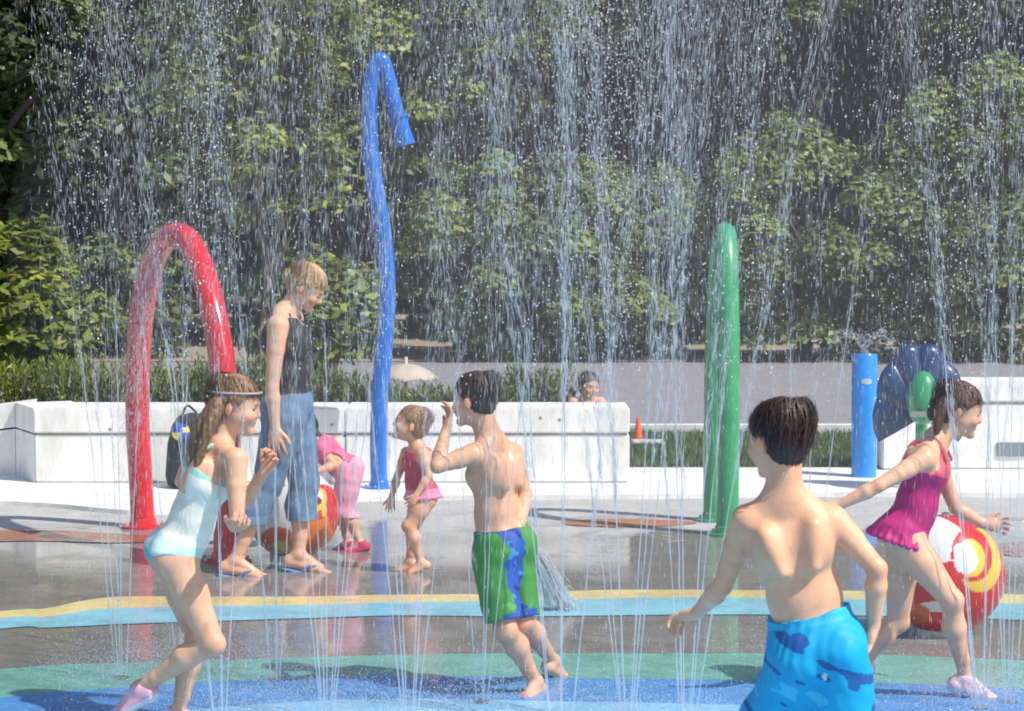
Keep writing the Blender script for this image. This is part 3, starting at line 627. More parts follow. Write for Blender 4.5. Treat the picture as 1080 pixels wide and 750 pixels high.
def hand(Fd, w_, d, n, hl, side, curl=.5, k=.003):
    d = nrm(d); n = nrm(np.array(n)-d*np.dot(n, d)); s = np.cross(n, d)*side
    Fd.ell(w_+d*.27*hl, np.array([.215, .30, .105])*hl, (s, d, n), .010)
    Fd.cone(w_-d*.02*hl, w_+d*.2*hl, .13*hl, .14*hl, .012, flat=(n, .75))
    for i, L in enumerate((.40, .46, .43, .33)):
        o = (i-1.5); a = w_+d*(.46-.02*abs(o))*hl+s*o*-.118*hl; dd = nrm(d+s*o*-.15); ax = np.cross(n, dd)
        p = a
        for j, (q, rr) in enumerate(((.42, .052), (.32, .047), (.26, .042))):
            dj = nrm(dd*math.cos(curl*(j+.5))+n*-math.sin(curl*(j+.5))); b = p+dj*L*q*hl*1.05; Fd.cone(p, b, rr*hl, (rr-.004)*hl, k if j else .006); p = b
    a = w_+d*.16*hl+s*.15*hl; dd = nrm(d*.75+s*.7-n*.25*curl); b = a+dd*.24*hl; Fd.cone(a, b, .075*hl, .06*hl, .008); b2 = b+nrm(dd+d*.5-n*.3*curl)*.19*hl; Fd.cone(b, b2, .056*hl, .045*hl, .004)
def foot(Fd, A, T, H, side, shoe=0.):
    d = nrm(np.array(T)-A+np.array([0, 0, .03*H])); n = nrm(np.array([0, 0, 1.])-d*d[2]) if abs(d[2]) < .85 else nrm(np.cross(np.cross(d, (0, 0, 1)), d))
    s = np.cross(d, n)*side; g = shoe; hb = A-n*.026*H-d*.024*H; ba = A+d*.075*H-n*.034*H
    Fd.cone(A, hb, .0205*H+g, .0205*H+g, .012); Fd.cone(hb, ba+s*.010*H, .0185*H+g, .0135*H+g, .014); Fd.cone(A+n*.0, ba+n*.006*H-s*.006*H, .020*H+g, .0125*H+g, .018); Fd.cone(hb, ba-s*.014*H, .017*H+g, .0135*H+g, .012)
    if shoe: Fd.cone(ba+s*.006*H, ba+d*.032*H, .018*H+g*.6, .014*H+g*.6, .014, flat=(n, .8)); Fd.cone(ba-s*.01*H, ba+d*.028*H, .017*H+g*.6, .013*H+g*.6, .014, flat=(n, .8)); return hb, ba, d, n, s
    for i in range(5):
        o = i-2; a = ba+s*o*-.0098*H; b = a+d*(.034-.004*abs(i))*H-n*.003*H; Fd.cone(a, b, (.0095 if i == 0 else .0062)*H, (.0085 if i == 0 else .0055)*H, .004)
    return hb, ba, d, n, s
def vnorm(V, Q):
    n = np.cross(V[Q[:, 2]]-V[Q[:, 0]], V[Q[:, 3]]-V[Q[:, 1]]); N_ = np.zeros_like(V)
    for i in range(4): np.add.at(N_, Q[:, i], n)
    return N_/(np.linalg.norm(N_, axis=1, keepdims=True)+1e-12)
def wob(V, f, seed=0):
    r_ = np.random.default_rng(seed); o = 0
    for i in range(5):
        k = r_.normal(size=3)*f; o = o+np.sin(V@k+r_.uniform(0, 6.28))
    return o/5
TONE = (.78, .43, .27)
def human(label, D, J, H, head_f, hh, group=None, child=True, tone=TONE, hair=None, hands=None, clothes=(), h=.0042, headroll=0, fat=1.0, female=False, origin=None, shoes=None, barefeet=True, legs=True, extra_hair=None, headup=(0,0,1)):
    j = {k: P(v[0], v[1], D+(v[2] if len(v) > 2 else 0)) for k, v in J.items()}
    if origin is None: origin = ((j['pelvis'][0]+j['head'][0])/2, D, 0)
    t = thing('person', label, 'person', origin, group)
    u = nrm(j['neck']-j['pelvis']); r = j['shR']-j['shL']; r = nrm(r-u*np.dot(r, u)); f = np.cross(u, r); fr = (r, f, u)
    TL = np.linalg.norm(j['neck']-j['pelvis']); hs = frame_head(head_f, headup, headroll); c = j['head']
    def torso(Fd, g=0., low=True):
        E = Fd.ell; pe, nk = j['pelvis'], j['neck']; W = lambda a, b, z: pe+a*r*H+b*f*H+z*u*TL
        E(W(0, .004, .66), (.092*H*fat+g, .066*H*fat+g, .27*TL+g), fr, .03); E(W(0, .004, .36), (.080*H*fat+g, .060*H*fat+g, .27*TL+g), fr, .03)
        E(W(0, -.002, .06), (.092*H*fat+g, .070*H*fat+g, .22*TL+g), fr, .03)
        if child: E(W(0, .020, .25), (.066*H+g, .052*H+g, .2*TL+g), fr, .03)
        for s in (-1, 1):
            E(W(s*.042, -.036, .0), (.048*H+g, .045*H+g, .048*H+g), fr, .025)
            E(W(s*.045, -.034, .70), (.04*H+g, .034*H+g, .17*TL+g), fr, .02)
            if female: E(W(s*.042, .040, .64), (.038*H+g, .032*H+g, .045*H+g), fr, .02)
            else: E(W(s*.042, .036, .68), (.042*H+g, .028*H+g, .11*TL+g), fr, .02)
            sh = j['shR'] if s > 0 else j['shL']; Fd.cone(W(s*.02, -.006, .96), sh-r*s*.008*H-u*.004*H, .031*H+g, .030*H+g, .035)
    def arms(Fd, g=0., which='LR', upto=2):
        for S_ in which:
            a, b, w_ = j['sh'+S_], j['el'+S_], j['wr'+S_]
            Fd.cone(a, a*.6+b*.4, .033*H*fat+g, .028*H*fat+g, .02); Fd.cone(a*.6+b*.4, b, .028*H*fat+g, .0205*H+g, .01)
            if upto > 1: m_ = b*.7+w_*.3; Fd.cone(b, m_, .0205*H+g, .0225*H*fat+g, .01); Fd.cone(m_, w_, .0225*H*fat+g, .0145*H+g, .01)
    def leg(Fd, g=0., which='LR', upto=2):
        for S_ in which:
            a, b, w_ = j['hip'+S_], j['kn'+S_], j['an'+S_]; m_ = a*.62+b*.38
            Fd.cone(a, m_, .058*H*fat+g, .050*H*fat+g, .03); Fd.cone(m_, b, .050*H*fat+g, .034*H+g, .02)
            if upto > 1:
                kd = nrm(b-(a+w_)/2) if np.linalg.norm(b-(a+w_)/2) > .02 else f; Fd.cone(b+kd*.006*H, b+kd*.008*H, .031*H+g, .030*H+g, .015)
                c1 = b*.68+w_*.32-kd*.010*H; Fd.cone(b, c1, .031*H+g, .036*H*fat+g, .02); Fd.cone(c1, b*.25+w_*.75, .036*H*fat+g, .023*H+g, .02); Fd.cone(b*.25+w_*.75, w_, .023*H+g, .0195*H+g, .01)
    allp = np.array(list(j.values())); lo = allp.min(0)-.16*H*.75; hi = allp.max(0)+.16*H*.75; lo[2] = max(lo[2], -.02)
    lo = np.minimum(lo, c-hh*.62); hi = np.maximum(hi, c+hh*.62)
    B = Field(lo, hi, h); torso(B); arms(B)
    if legs: leg(B)
    B.cone(j['neck']-u*.02*H, c-hs[2]*.20*hh-hs[1]*.09*hh, .041*H*(1 if child else .8), .035*H*(1 if child else .85), .03)
    head_prims(B, c, hh, hs, child)
    # spine groove, navel side left to the clothes
    W = lambda a, b, z: j['pelvis']+a*r*H+b*f*H+z*u*TL
    B.cone(W(0, -.074, .12), W(0, -.080, .80), .008*H, .007*H, .020, True)
    for s in (-1, 1):
        B.cone(W(s*.034, -.066, .56), W(s*.052, -.058, .80), .009*H, .008*H, .038)
    hl = .108*H
    hd = hands or {}
    for S_, sd_ in (('L', -1), ('R', 1)):
        w_ = j['wr'+S_]; el_ = j['el'+S_]; dd, nn, cu = hd.get(S_, (None, None, .4)); dd = nrm(w_-el_) if dd is None else np.array(dd, float)
        if nn is None: nn = r*sd_
        hand(B, w_, dd, nn, hl, sd_*1, cu)
    if legs:
        for S_, sd_ in (('L', 1), ('R', -1)):
            foot(B, j['an'+S_], j['to'+S_], H, sd_)
    V, Q = B.mesh(); V = relax(V, Q, 3, .5)
    # colour: warmer knuckles, knees, cheeks, lips; slight mottling
    cl = np.tile(np.array(tone), (len(V), 1))*(1+.07*wob(V, 14, 1)[:, None]+.05*wob(V, 55, 2)[:, None]*np.array([.5, 1, 1.2]))
    def tint(p, rad, mul):
        nonlocal cl
        d = np.linalg.norm(V-p, axis=1); a = np.clip(1-d/rad, 0, 1)[:, None]**.8; cl = cl*(1-a)+cl*np.array(mul)*a
    HW = lambda a, b, z: c+(a*hs[0]+b*hs[1]+z*hs[2])*hh
    for s in (-1, 1):
        tint(HW(s*.19, .33, -.14), .13*hh, (1.05, .72, .70)); tint(HW(s*.34, -.04, -.06), .12*hh, (1.05, .75, .7))
        for kq in ((-.05,), (.0,), (.05,)): tint(HW(s*.02+kq[0]*.8, .40, -.24), .042*hh, (.85, .45, .45))
        for q_ in np.linspace(-.055, .055, 6): tint(HW(s*.135+q_, .385, .105), .03*hh, (.45, .40, .38))
    for S_ in 'LR':
        tint(j['el'+S_], .04*H, (1.02, .85, .82)); tint(j['wr'+S_]+nrm(j['wr'+S_]-j['el'+S_])*hl*.7, .06*H, (1.04, .85, .82))
        if legs: tint(j['kn'+S_], .05*H, (1.03, .84, .8)); tint(j['to'+S_], .06*H, (1.05, .82, .78))
    cl = np.clip(cl, 0, .9)
    body = mk('body', V, Q, M['skin'], t, col=cl)
    for s in (-1, 1):
        ec = HW(s*.135, .322, .015); er = .056*hh; U, Ve, Fe = ball(ec, er, nu=24, nv=16); gz = nrm(hs[1]+hs[0]*0); dd = U@gz
        ce = np.where((dd > .93)[:, None], (.01,.01,.01), np.where((dd > .75)[:, None], (.06,.035,.02), (.42,.38,.35))); mk('eye', Ve, Fe, M['eye'], t, col=ce)
    # ---- hair
    if hair:
        hc = np.array(hair['col']); Fh = Field(c-hh*.75, c+hh*.75, .004); th = hair.get('th', .03)
        Fh.ell(HW(0, -.07, .13), np.array([.345+th, .425+th, .385+th])*hh, hs, .01)
        sh_ = .045 if 'lz' in hair else 0
        Fh.ell(HW(0, -.19+sh_*.8, -.06+hair.get('len', 0)), np.array([.30+th-sh_*.9, .28+th-sh_, .34])*hh, hs, .03)
        for s in (-1, 1): Fh.ell(HW(s*(.26), -.02, .06), np.array([.10+th, .17, .22])*hh, hs, .02)
        Fh.ell(HW(0, .44, -.17), np.array([.60, .44, hair.get('brow', .40)])*hh, hs, .02, True)
        Fh.ell(HW(0, .27, -.34), np.array([.6, .36, .40])*hh, hs, .02, True)
        for s in (-1, 1): Fh.ell(HW(s*.37, -.0, -.06), np.array([.11, .13, .17])*hh, hs, .008, True)
        Fh.plane(HW(0, -.3, -.36+hair.get('nape', 0)), -hs[2]+.3*hs[1])
        Vh, Qh = Fh.mesh(); Vh = relax(Vh, Qh, 2)
        Nh = vnorm(Vh, Qh); L_ = (Vh-c)@np.array(hs).T/hh; az_ = np.arctan2(L_[:, 0], L_[:, 1]+.0); zz = L_[:, 2]
        st_ = np.sin(az_*23+3*zz+2*np.sin(az_*4))*.5+np.sin(az_*51+5*np.sin(zz*6))*.35+np.sin(az_*87-7*zz)*.25
        Vh = Vh+Nh*(st_*.0022+wob(Vh, 60, 3)*.0022)[:, None]
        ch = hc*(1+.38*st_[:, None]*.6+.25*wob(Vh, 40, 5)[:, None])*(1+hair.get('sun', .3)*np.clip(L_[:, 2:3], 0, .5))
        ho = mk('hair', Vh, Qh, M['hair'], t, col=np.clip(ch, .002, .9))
        # loose locks lying over the cap
        rr_ = np.random.default_rng(11); LV = []; LF = []; LC = []
        for q_ in range(hair.get('locks', 420)):
            a = rr_.uniform(-math.pi, math.pi); z1 = rr_.uniform(hair.get('lz', -.24), .08) if abs(a) > 1.9 else rr_.uniform(max(hair.get('lz', -.24), -.12)+.1, .12) if abs(a) > 1.2 else rr_.uniform(.12, .28); w0 = rr_.uniform(.0006, .0022); a1 = a+rr_.normal(0, .25); pr = []
            fly = rr_.uniform(0, 1)**3; cr_ = np.array([rr_.normal(0, .05), -.12+rr_.normal(0, .06)])
            for s_ in np.linspace(0, 1, 7):
                zc_ = .50*(1-s_)+z1*s_; aa = a*(1-s_)+a1*s_; kk = math.sqrt(max(0, 1-((zc_-.13)/(.40+th))**2)) if zc_ > .13 else 1.0-.12*(.13-zc_)/.4
                lift = 1.010+rr_.uniform(0, .02)+.14*s_*fly
                pr.append(HW((.345+th)*kk*math.sin(aa)*lift+cr_[0]*(1-s_), -.07+(.425+th)*kk*math.cos(aa)*lift+cr_[1]*(1-s_), .13+(zc_-.13)*lift))
            n0 = len(LV)
            for i, p_ in enumerate(pr):
                tdir = nrm(pr[min(i+1, 6)]-pr[max(i-1, 0)]); sdw = nrm(np.cross(tdir, p_-c)); ww = w0*(1-.8*abs(i/6-.35)**1.2); LV += [p_-sdw*ww, p_+sdw*ww]
            LF += [(n0+2*i, n0+2*i+1, n0+2*i+3, n0+2*i+2) for i in range(6)]; LC += [hc*rr_.uniform(.6, 1.7)]*14
        mk('lock', LV, LF, M['hair'], ho, col=np.clip(np.array(LC), 0, .9))['kind'] = 'stuff'
        if extra_hair:
            for nm, paths, rad in extra_hair:
                Fq = None; W_ = [[P(x, y, D+dz) for x, y, dz in p_] for p_ in paths]; ap = np.array([q for p_ in W_ for q in p_]); Fq = Field(ap.min(0)-max(rad)*1.2, ap.max(0)+max(rad)*1.2, .0035)
                for p_ in W_:
                    cp = catmull(p_, 4)
                    for i in range(len(cp)-1):
                        a = rad[0]+(rad[1]-rad[0])*i/len(cp); b_ = rad[0]+(rad[1]-rad[0])*(i+1)/len(cp); Fq.cone(cp[i], cp[i+1], a, b_, .01)
                Vq, Qq = Fq.mesh(); Vq = relax(Vq, Qq, 2); Nq = vnorm(Vq, Qq); sv = wob(Vq*np.array([1.6, 1.6, .25]), 110, 4)+.5*wob(Vq*np.array([2, 2, .3]), 200, 6); Vq = Vq+Nq*(sv*.0035)[:, None]
                mk(nm, Vq, Qq, M['hair'], ho, col=np.clip(hc*(1+.5*sv[:, None]), .002, .9))
    ctx = dict(t=t, j=j, r=r, f=f, u=u, H=H, TL=TL, torso=torso, arms=arms, leg=leg, W=W, lo=lo, hi=hi, c=c, hs=hs, hh=hh, HW=HW, fr=fr)
    return ctx
def cloth_mesh(cx, name, Fd, m, colf, fold=.0015, ff=45, seed=2, it=2):
    V, Q = Fd.mesh(); V = relax(V, Q, it); N_ = vnorm(V, Q); wv = wob(V*np.array([1, 1, .45]), ff, seed)+.6*wob(V*np.array([1, 1, .6]), ff*2.1, seed+1)
    V = V+N_*(wv*fold)[:, None]+(N_*(wob(V*np.array([1, 1, .35]), ff*.5, seed+9)*fold*1.3)[:, None] if fold > .003 else 0); c = colf(V) if callable(colf) else np.tile(colf, (len(V), 1)); c = np.clip(c*(1+.07*wv[:, None]), 0, .95)
    return mk(name, V, Q, M[m], cx['t'], col=c)
def shoe(cx, S_, sd_, color, name='shoe', sole=(.5,.5,.5), sandal=False):
    j, H = cx['j'], cx['H']; A, T = j['an'+S_], j['to'+S_]; Fd = Field(np.minimum(A, T)-.1*H, np.maximum(A, T)+.1*H, .0035)
    if sandal:
        d = nrm(T-A+np.array([0, 0, .03*H])); n = nrm(np.array([0,0,1.])-d*d[2]); s = np.cross(d, n)*sd_
        hb = A-n*.052*H-d*.026*H; Fd.cone(hb, A-n*.056*H+d*.10*H, .023*H, .027*H, .01, flat=(n, .26))
        V, Q = Fd.mesh(); o = mk(name, V, Q, M['cloth'], cx['t'], col=np.tile(color, (len(V), 1)))
        a0 = A-n*.028*H+d*.088*H+s*.001*H
        for q in (-1, 1):
            pts = catmull([a0, A-n*.024*H+d*.045*H+s*q*.024*H, A-n*.048*H+d*.02*H+s*q*.026*H], 5); MB().tube(pts, .0042*H, 8).build('strap', M['strapblue'], o, smooth=True)
        return
    hb, ba, d, n, s = foot(Fd, A, T, H, sd_, shoe=.006*H); Fd.plane(A+n*.014*H, n); V, Q = Fd.mesh(); V = relax(V, Q, 2)
    hgt = (V-hb)@n; c = np.where((hgt < -.012*H)[:, None], sole, color); c = np.where(((hgt > .012*H) & (((V-A)@d) > .02*H))[:, None], np.array(color)*.8+.15, c); mk(name, V, Q, M['cloth'], cx['t'], col=c)
M['strapblue'] = mat('strap_blue', (.10,.22,.50), .5, noise=.08)
def FF(cx, h=.0042): return Field(cx['lo'], cx['hi'], h)

# 1 --- woman in jeans
cx = human('woman in black tank top and rolled blue jeans looking down beside the red arch', 11.84,
  dict(head=(324,303), neck=(301,325), pelvis=(305,432), shR=(293,343,-.17), shL=(309,336,.17), elR=(287,408,-.20), wrR=(290,450,-.21), elL=(304,405,.24), wrL=(312,452,.22),
       hipR=(300,443,-.085), hipL=(309,441,.085), knR=(283,507,-.10), knL=(321,508,.06), anR=(248,591,-.13), anL=(315,585,.02), toR=(277,606,-.12), toL=(336,599,.02)), 1.66,
  (.80, -.10, -.62), .222, child=False, female=True, hair=dict(col=(.38,.25,.11), th=.04, sun=1.0, len=.02), hands={'R': ((.05,-.1,-1), (-.2,-1,0), .35), 'L': ((.1,0,-1), (0,1,0), .4)},
  extra_hair=[('hair_bun', [[(307,289,.0),(304,292,.0)]], (.035,.030))])
Fd = FF(cx); cx['torso'](Fd, .008); W = cx['W']; j = cx['j']; u, f, r = cx['u'], cx['f'], cx['r']
Fd.plane(W(0, 0, .93), u*1+f*.25); Fd.plane(W(0, 0, .10), -u)
for s in (-1, 1): Fd.ell(W(s*.125, .005, .86), (.040*1.66, .2, .105), cx['fr'], .01, True)
Fd.ell(W(0, .09, .98), (.07, .10, .10), cx['fr'], .01, True)
for s in (-1, 1): Fd.cone(W(s*.052, -.03, .9), W(s*.050, .02, .93), .016, .016, .01)
cloth_mesh(cx, 'tank_top', Fd, 'cloth', (.022,.020,.024), .0022)
Fd = FF(cx); cx['torso'](Fd, .012); cx['leg'](Fd, .016)
for S_ in 'LR':
    k_, a_, h_ = j['kn'+S_], j['an'+S_], j['hip'+S_]; e_ = k_*.50+a_*.50; Fd.cone(h_, k_, .100, .073, .025); Fd.cone(k_, e_, .073, .074, .02)
X, Y, Z = Fd.pts((slice(None),)*3)
Fd.plane(W(0, 0, .17), u)
ze = min((j['knL']*.50+j['anL']*.50)[2], (j['knR']*.5+j['anR']*.5)[2]); Fd.plane((0, 0, ze), (0, 0, -1))
def jc(V): return np.array([.13,.22,.36])*(1+.18*wob(V, 9, 8)[:, None])
jo = cloth_mesh(cx, 'jeans', Fd, 'denim', jc, .0042, 32)
for S_ in 'LR':
    k_, a_ = j['kn'+S_], j['an'+S_]; d = nrm(a_-k_); tz = (ze+.035-k_[2])/d[2]; q = k_+d*min(tz, np.linalg.norm(a_-k_)); Fc_ = Field(q-.14, q+.14, .004); Fc_.cone(q-d*.05, q+d*.05, .079, .079, .01); Fc_.plane((0, 0, ze-.012), (0, 0, -1)); Fc_.plane((0, 0, ze+.038), (0, 0, 1))
    V, Q = Fc_.mesh(); V = V+vnorm(V, Q)*(wob(V, 40, 3)*.002)[:, None]; mk('cuff', V, Q, M['denim'], jo, col=np.tile((.16,.26,.40), (len(V), 1)))
for S_, sd_ in (('L', 1), ('R', -1)): shoe(cx, S_, sd_, (.12,.26,.52), 'flip_flop', sandal=True)

# 2 --- boy in green and blue shorts
cx = human('boy in green shorts with blue pattern stepping left with a hand at his face', 8.72,
  dict(head=(500,421), neck=(517,462), pelvis=(530,577), shL=(499,479,-.10), shR=(540,478,.09), elL=(461,492,-.16), wrL=(470,455,-.04), elR=(554,521,.10), wrR=(549,553,.0),
       hipL=(521,590,-.045), hipR=(540,590,.045), knL=(533,664,-.11), knR=(551,655,.02), anL=(565,719,.02), anR=(583,697,.30), toL=(549,738,-.10), toR=(592,712,.36)), 1.27,
  (-.88, .44, -.12), .205, hair=dict(col=(.055,.034,.023), th=.012, nape=.05, lz=-.14, sun=1.2), hands={'L': ((.25,.35,1), (.9,.3,0), .5), 'R': ((-.3,-.1,-1), (-1,-.2,.2), .5)}, tone=(.72,.40,.25))
def shorts(cx, name, g, ztop, wid, leg_f, colf, m='wetcloth', fold=.004, hem=None):
    Fd = FF(cx); j, H, W = cx['j'], cx['H'], cx['W']
    cx['torso'](Fd, g)
    for S_ in 'LR':
        h_, k_ = j['hip'+S_], j['kn'+S_]; e_ = h_*(1-leg_f)+k_*leg_f; Fd.cone(h_, e_, .060*H+g, wid, .03)
    hd = hem
    Fd.plane(W(0, 0, ztop), cx['u'])
    d = nrm((j['knL']+j['knR'])/2-(j['hipL']+j['hipR'])/2) if hd is None else nrm(hd)
    e = (j['hipL']+j['hipR'])/2*(1-leg_f)+(j['knL']+j['knR'])/2*leg_f; Fd.plane(e, d)
    mh, me = (j['hipL']+j['hipR'])/2-cx['u']*.075*H, e+d*.04; Fd.cone(mh, me, .004, .012, .022, True, flat=(nrm(cx['f']-d*np.dot(cx['f'], d)), 14))
    return cloth_mesh(cx, name, Fd, m, colf, fold, 36)
def col2(V, cx=cx):
    j = cx['j']; px = CX+F*V[:, 0]/V[:, 1]; L = (V-j['pelvis'])@cx['r']; z = (V-j['pelvis'])@cx['u']; lat = L+.05
    n_ = wob(V, 38, 12)+.6*wob(V, 75, 3)
    c = np.tile((.06,.27,.05), (len(V), 1)); b = (np.abs(lat-.02*n_-.0) < .055) & ((V@cx['f'] - j['pelvis']@cx['f']) < .05)
    c[b] = (.015,.09,.42); c[b & (n_ > .45)] = (.06,.30,.55); c[b & (n_ < -.5)] = (.01,.03,.18)
    z0 = (j['hipL']*.12+j['knL']*.88)[2]; hb = (V[:, 2] < z0+.035+.01*n_) & (V[:, 2] > z0-.01); c[hb & (np.abs(lat) < .10)] = (.02,.09,.38)
    w_ = (~b) & (n_ > .75); c[w_] = (.12,.40,.10); return c
shorts(cx, 'shorts', .010, .17, .071, .90, col2)

# 3 --- toddler in pink
cx = human('toddler in pink swimsuit with ruffled hip looking up beside the blue pole', 11.84,
  dict(head=(433,447), neck=(440,470), pelvis=(444,520), shL=(446,479,-.075), shR=(429,478,.075), elL=(452,502,-.11), wrL=(439,522,-.13), elR=(419,503,.11), wrR=(413,524,.08),
       hipL=(449,527,-.035), hipR=(443,527,.035), knL=(431,555,-.06), knR=(436,560,.06), anL=(444,593,-.04), anR=(432,592,.08), toL=(426,605,-.05), toR=(413,603,.08)), .93,
  (-.96, -.05, .22), .195, hair=dict(col=(.30,.17,.09), th=.008, sun=.6), hands={'L': ((-.5,-.1,-.8), (0,-1,0), .6), 'R': ((-.1,0,-1), (0,1,0), .5)}, fat=1.08)
def swim(cx, name, colf, legcut=.085, neckz=.86, g=.006, m='wetcloth', back=.86, straps=.045, skirt=0, armhole=.052):
    H, W, j = cx['H'], cx['W'], cx['j']; u, f, r = cx['u'], cx['f'], cx['r']; Fd = FF(cx, .0038); cx['torso'](Fd, g)
    Fd.plane(W(0, 0, neckz), u+.1*f)
    for s in (-1, 1):
        Fd.ell(W(s*.115, 0, .86), (armhole*H, .1*H, .22*cx['TL']), cx['fr'], .01, True)
        S_ = 'R' if s > 0 else 'L'; h_ = j['hip'+S_]; Fd.ell(h_-u*.035*H+r*s*.05*H, np.array([.065, .12, legcut-.02])*H, cx['fr'], .01, True)
    Fd.plane(W(0, 0, -.20), -u)
    if skirt:
        for i in range(24):
            a = i*math.pi/12; w_ = 1+.035*(i % 2); q = W(math.cos(a)*.086, math.sin(a)*.070-.01, .05); e = W(math.cos(a)*.106*w_, math.sin(a)*.092*w_-.01, -.08); Fd.cone(q, e, .012, .013, .012)
    o = cloth_mesh(cx, name, Fd, m, colf, .0016, 60)
    if straps:
        for s in (-1, 1):
            pts = catmull([W(s*straps, .056, neckz-.06), W(s*straps, .050, .86), W(s*straps*.98, .0, .985), W(s*straps*.9, -.052, .90), W(s*straps*.8, -.066, neckz-.06)], 6)
            cc = colf if not callable(colf) else None
            mb = MB().tube(pts, .0085*H, 8); mk('strap', mb.v, mb.f, M[m], o, col=np.tile(cx.get('strapc', (.5,.1,.2)), (len(mb.v), 1)))
    return o
cx['strapc'] = (.62,.07,.13)
def c3(V, cx=cx):
    z = (V-cx['j']['pelvis'])@cx['u']/cx['TL']; c = np.tile((.56,.05,.11), (len(V), 1)); c[z < .10] = (.80,.25,.42); return c
swim(cx, 'swimsuit', c3, skirt=1, neckz=.90)

# 4 --- bending child in pink
cx = human('child in pink shirt and leggings bending over the white ball toy', 12.62,
  dict(head=(317,452), neck=(331,463), pelvis=(369,497), shL=(338,472,-.10), shR=(335,468,.09), elL=(353,491,-.13), wrL=(333,497,-.16), elR=(330,488,.10), wrR=(318,493,.02),
       hipL=(368,505,-.04), hipR=(368,503,.04), knL=(363,539,-.05), knR=(359,538,.05), anL=(380,573,-.03), anR=(367,573,.07), toL=(362,583,-.06), toR=(351,582,.05)), 1.0,
  (-.75, -.1, -.62), .19, hair=dict(col=(.018,.014,.013), th=.04, sun=.6), hands={'L': ((-1,-.1,-.25), (0,-.3,1), .35), 'R': ((-1,-.1,-.2), (0,-.3,1), .35)}, fat=1.05,
  extra_hair=[('ponytail', [[(326,447,0),(332,455,-.02),(341,466,-.05)]], (.026,.012))])
j = cx['j']; W = cx['W']
Fd = FF(cx); cx['torso'](Fd, .010); cx['arms'](Fd, .010, 'LR', 1); Fd.plane(W(0, 0, .93), cx['u']); Fd.plane(W(0, 0, .12), -cx['u'])
for S_ in 'LR': a, b_ = j['sh'+S_], j['el'+S_]; Fd.ell(b_, (.075,)*3, cx['fr'], .008, True)
cloth_mesh(cx, 'shirt', Fd, 'cloth', lambda V: np.where((wob(V, 26, 9) > .55)[:, None], (.75,.35,.45), (.70,.13,.27)), .0025)
Fd = FF(cx); cx['torso'](Fd, .009); cx['leg'](Fd, .012)
Fd.plane(W(0, 0, .22), cx['u']); Fd.plane((j['knL']*.8+j['anL']*.2), (0, 0, -1)); cloth_mesh(cx, 'leggings', Fd, 'cloth', (.82,.36,.52), .003)
for S_, sd_ in (('L', 1), ('R', -1)): shoe(cx, S_, sd_, (.50,.03,.10), sole=(.12,.03,.06))

# 5 --- girl in mint
cx = human('girl in mint swimsuit with long wavy hair running right at the left', 8.15,
  dict(head=(249,427), neck=(234,466), pelvis=(184,586), shR=(249,485,-.12), shL=(231,480,.11), elR=(250,551,-.17), wrR=(247,556,-.37), elL=(258,530,.15), wrL=(278,499,.08),
       hipR=(188,597,-.05), hipL=(186,597,.05), knR=(224,679,-.10), knL=(209,676,.06), anR=(146,726,.0), anL=(187,752,.06), toR=(118,752,.02), toL=(214,768,.06)), 1.24,
  (.93, -.10, -.20), .205, hair=dict(col=(.22,.125,.06), th=.03, sun=.9), hands={'R': ((.35,-.9,.2), (-.3,-.2,-1), 1.0), 'L': ((.5,-.1,.8), (.6,1,-.3), .9)},
  extra_hair=[('long_hair', [[(233,420,-.04),(222,445,-.09),(213,472,-.10),(206,503,-.09)], [(231,425,0),(217,447,.0),(211,475,-.03),(212,508,-.06)], [(235,430,.04),(222,455,.04),(217,482,.02),(216,500,.0)], [(228,428,-.06),(211,452,-.07),(204,478,-.06),(201,494,-.05)]], (.030,.009))])
cx['strapc'] = (.45,.66,.56)
def c5(V, cx=cx):
    z = (V-cx['j']['pelvis'])@cx['u']/cx['TL']; n_ = wob(V, 30, 5); c = np.tile((.88,.86,.74), (len(V), 1)); c[z > .70] = (.30,.66,.56)
    c[(z < .16+.03*n_)] = (.58,.76,.76); c[(z < -.02)] = (.22,.50,.54); c[(n_ > .6) & (z < .3)] = (.65,.75,.70); return c
swim(cx, 'swimsuit', c5, neckz=.74, skirt=0, straps=.04, legcut=.09, armhole=.035)
hw = cx['HW']; pts = [hw(.375*math.sin(a)*1.05, -.07+.455*math.cos(a)*1.02, .22+.08*math.cos(a)) for a in np.linspace(-math.pi, math.pi, 40)]
MB().tube(pts, .0045, 6).build('headband', M['parasol'], cx['t'], smooth=True)
for S_, sd_ in (('L', 1), ('R', -1)): shoe(cx, S_, sd_, (.72,.38,.48), sole=(.75,.7,.7))

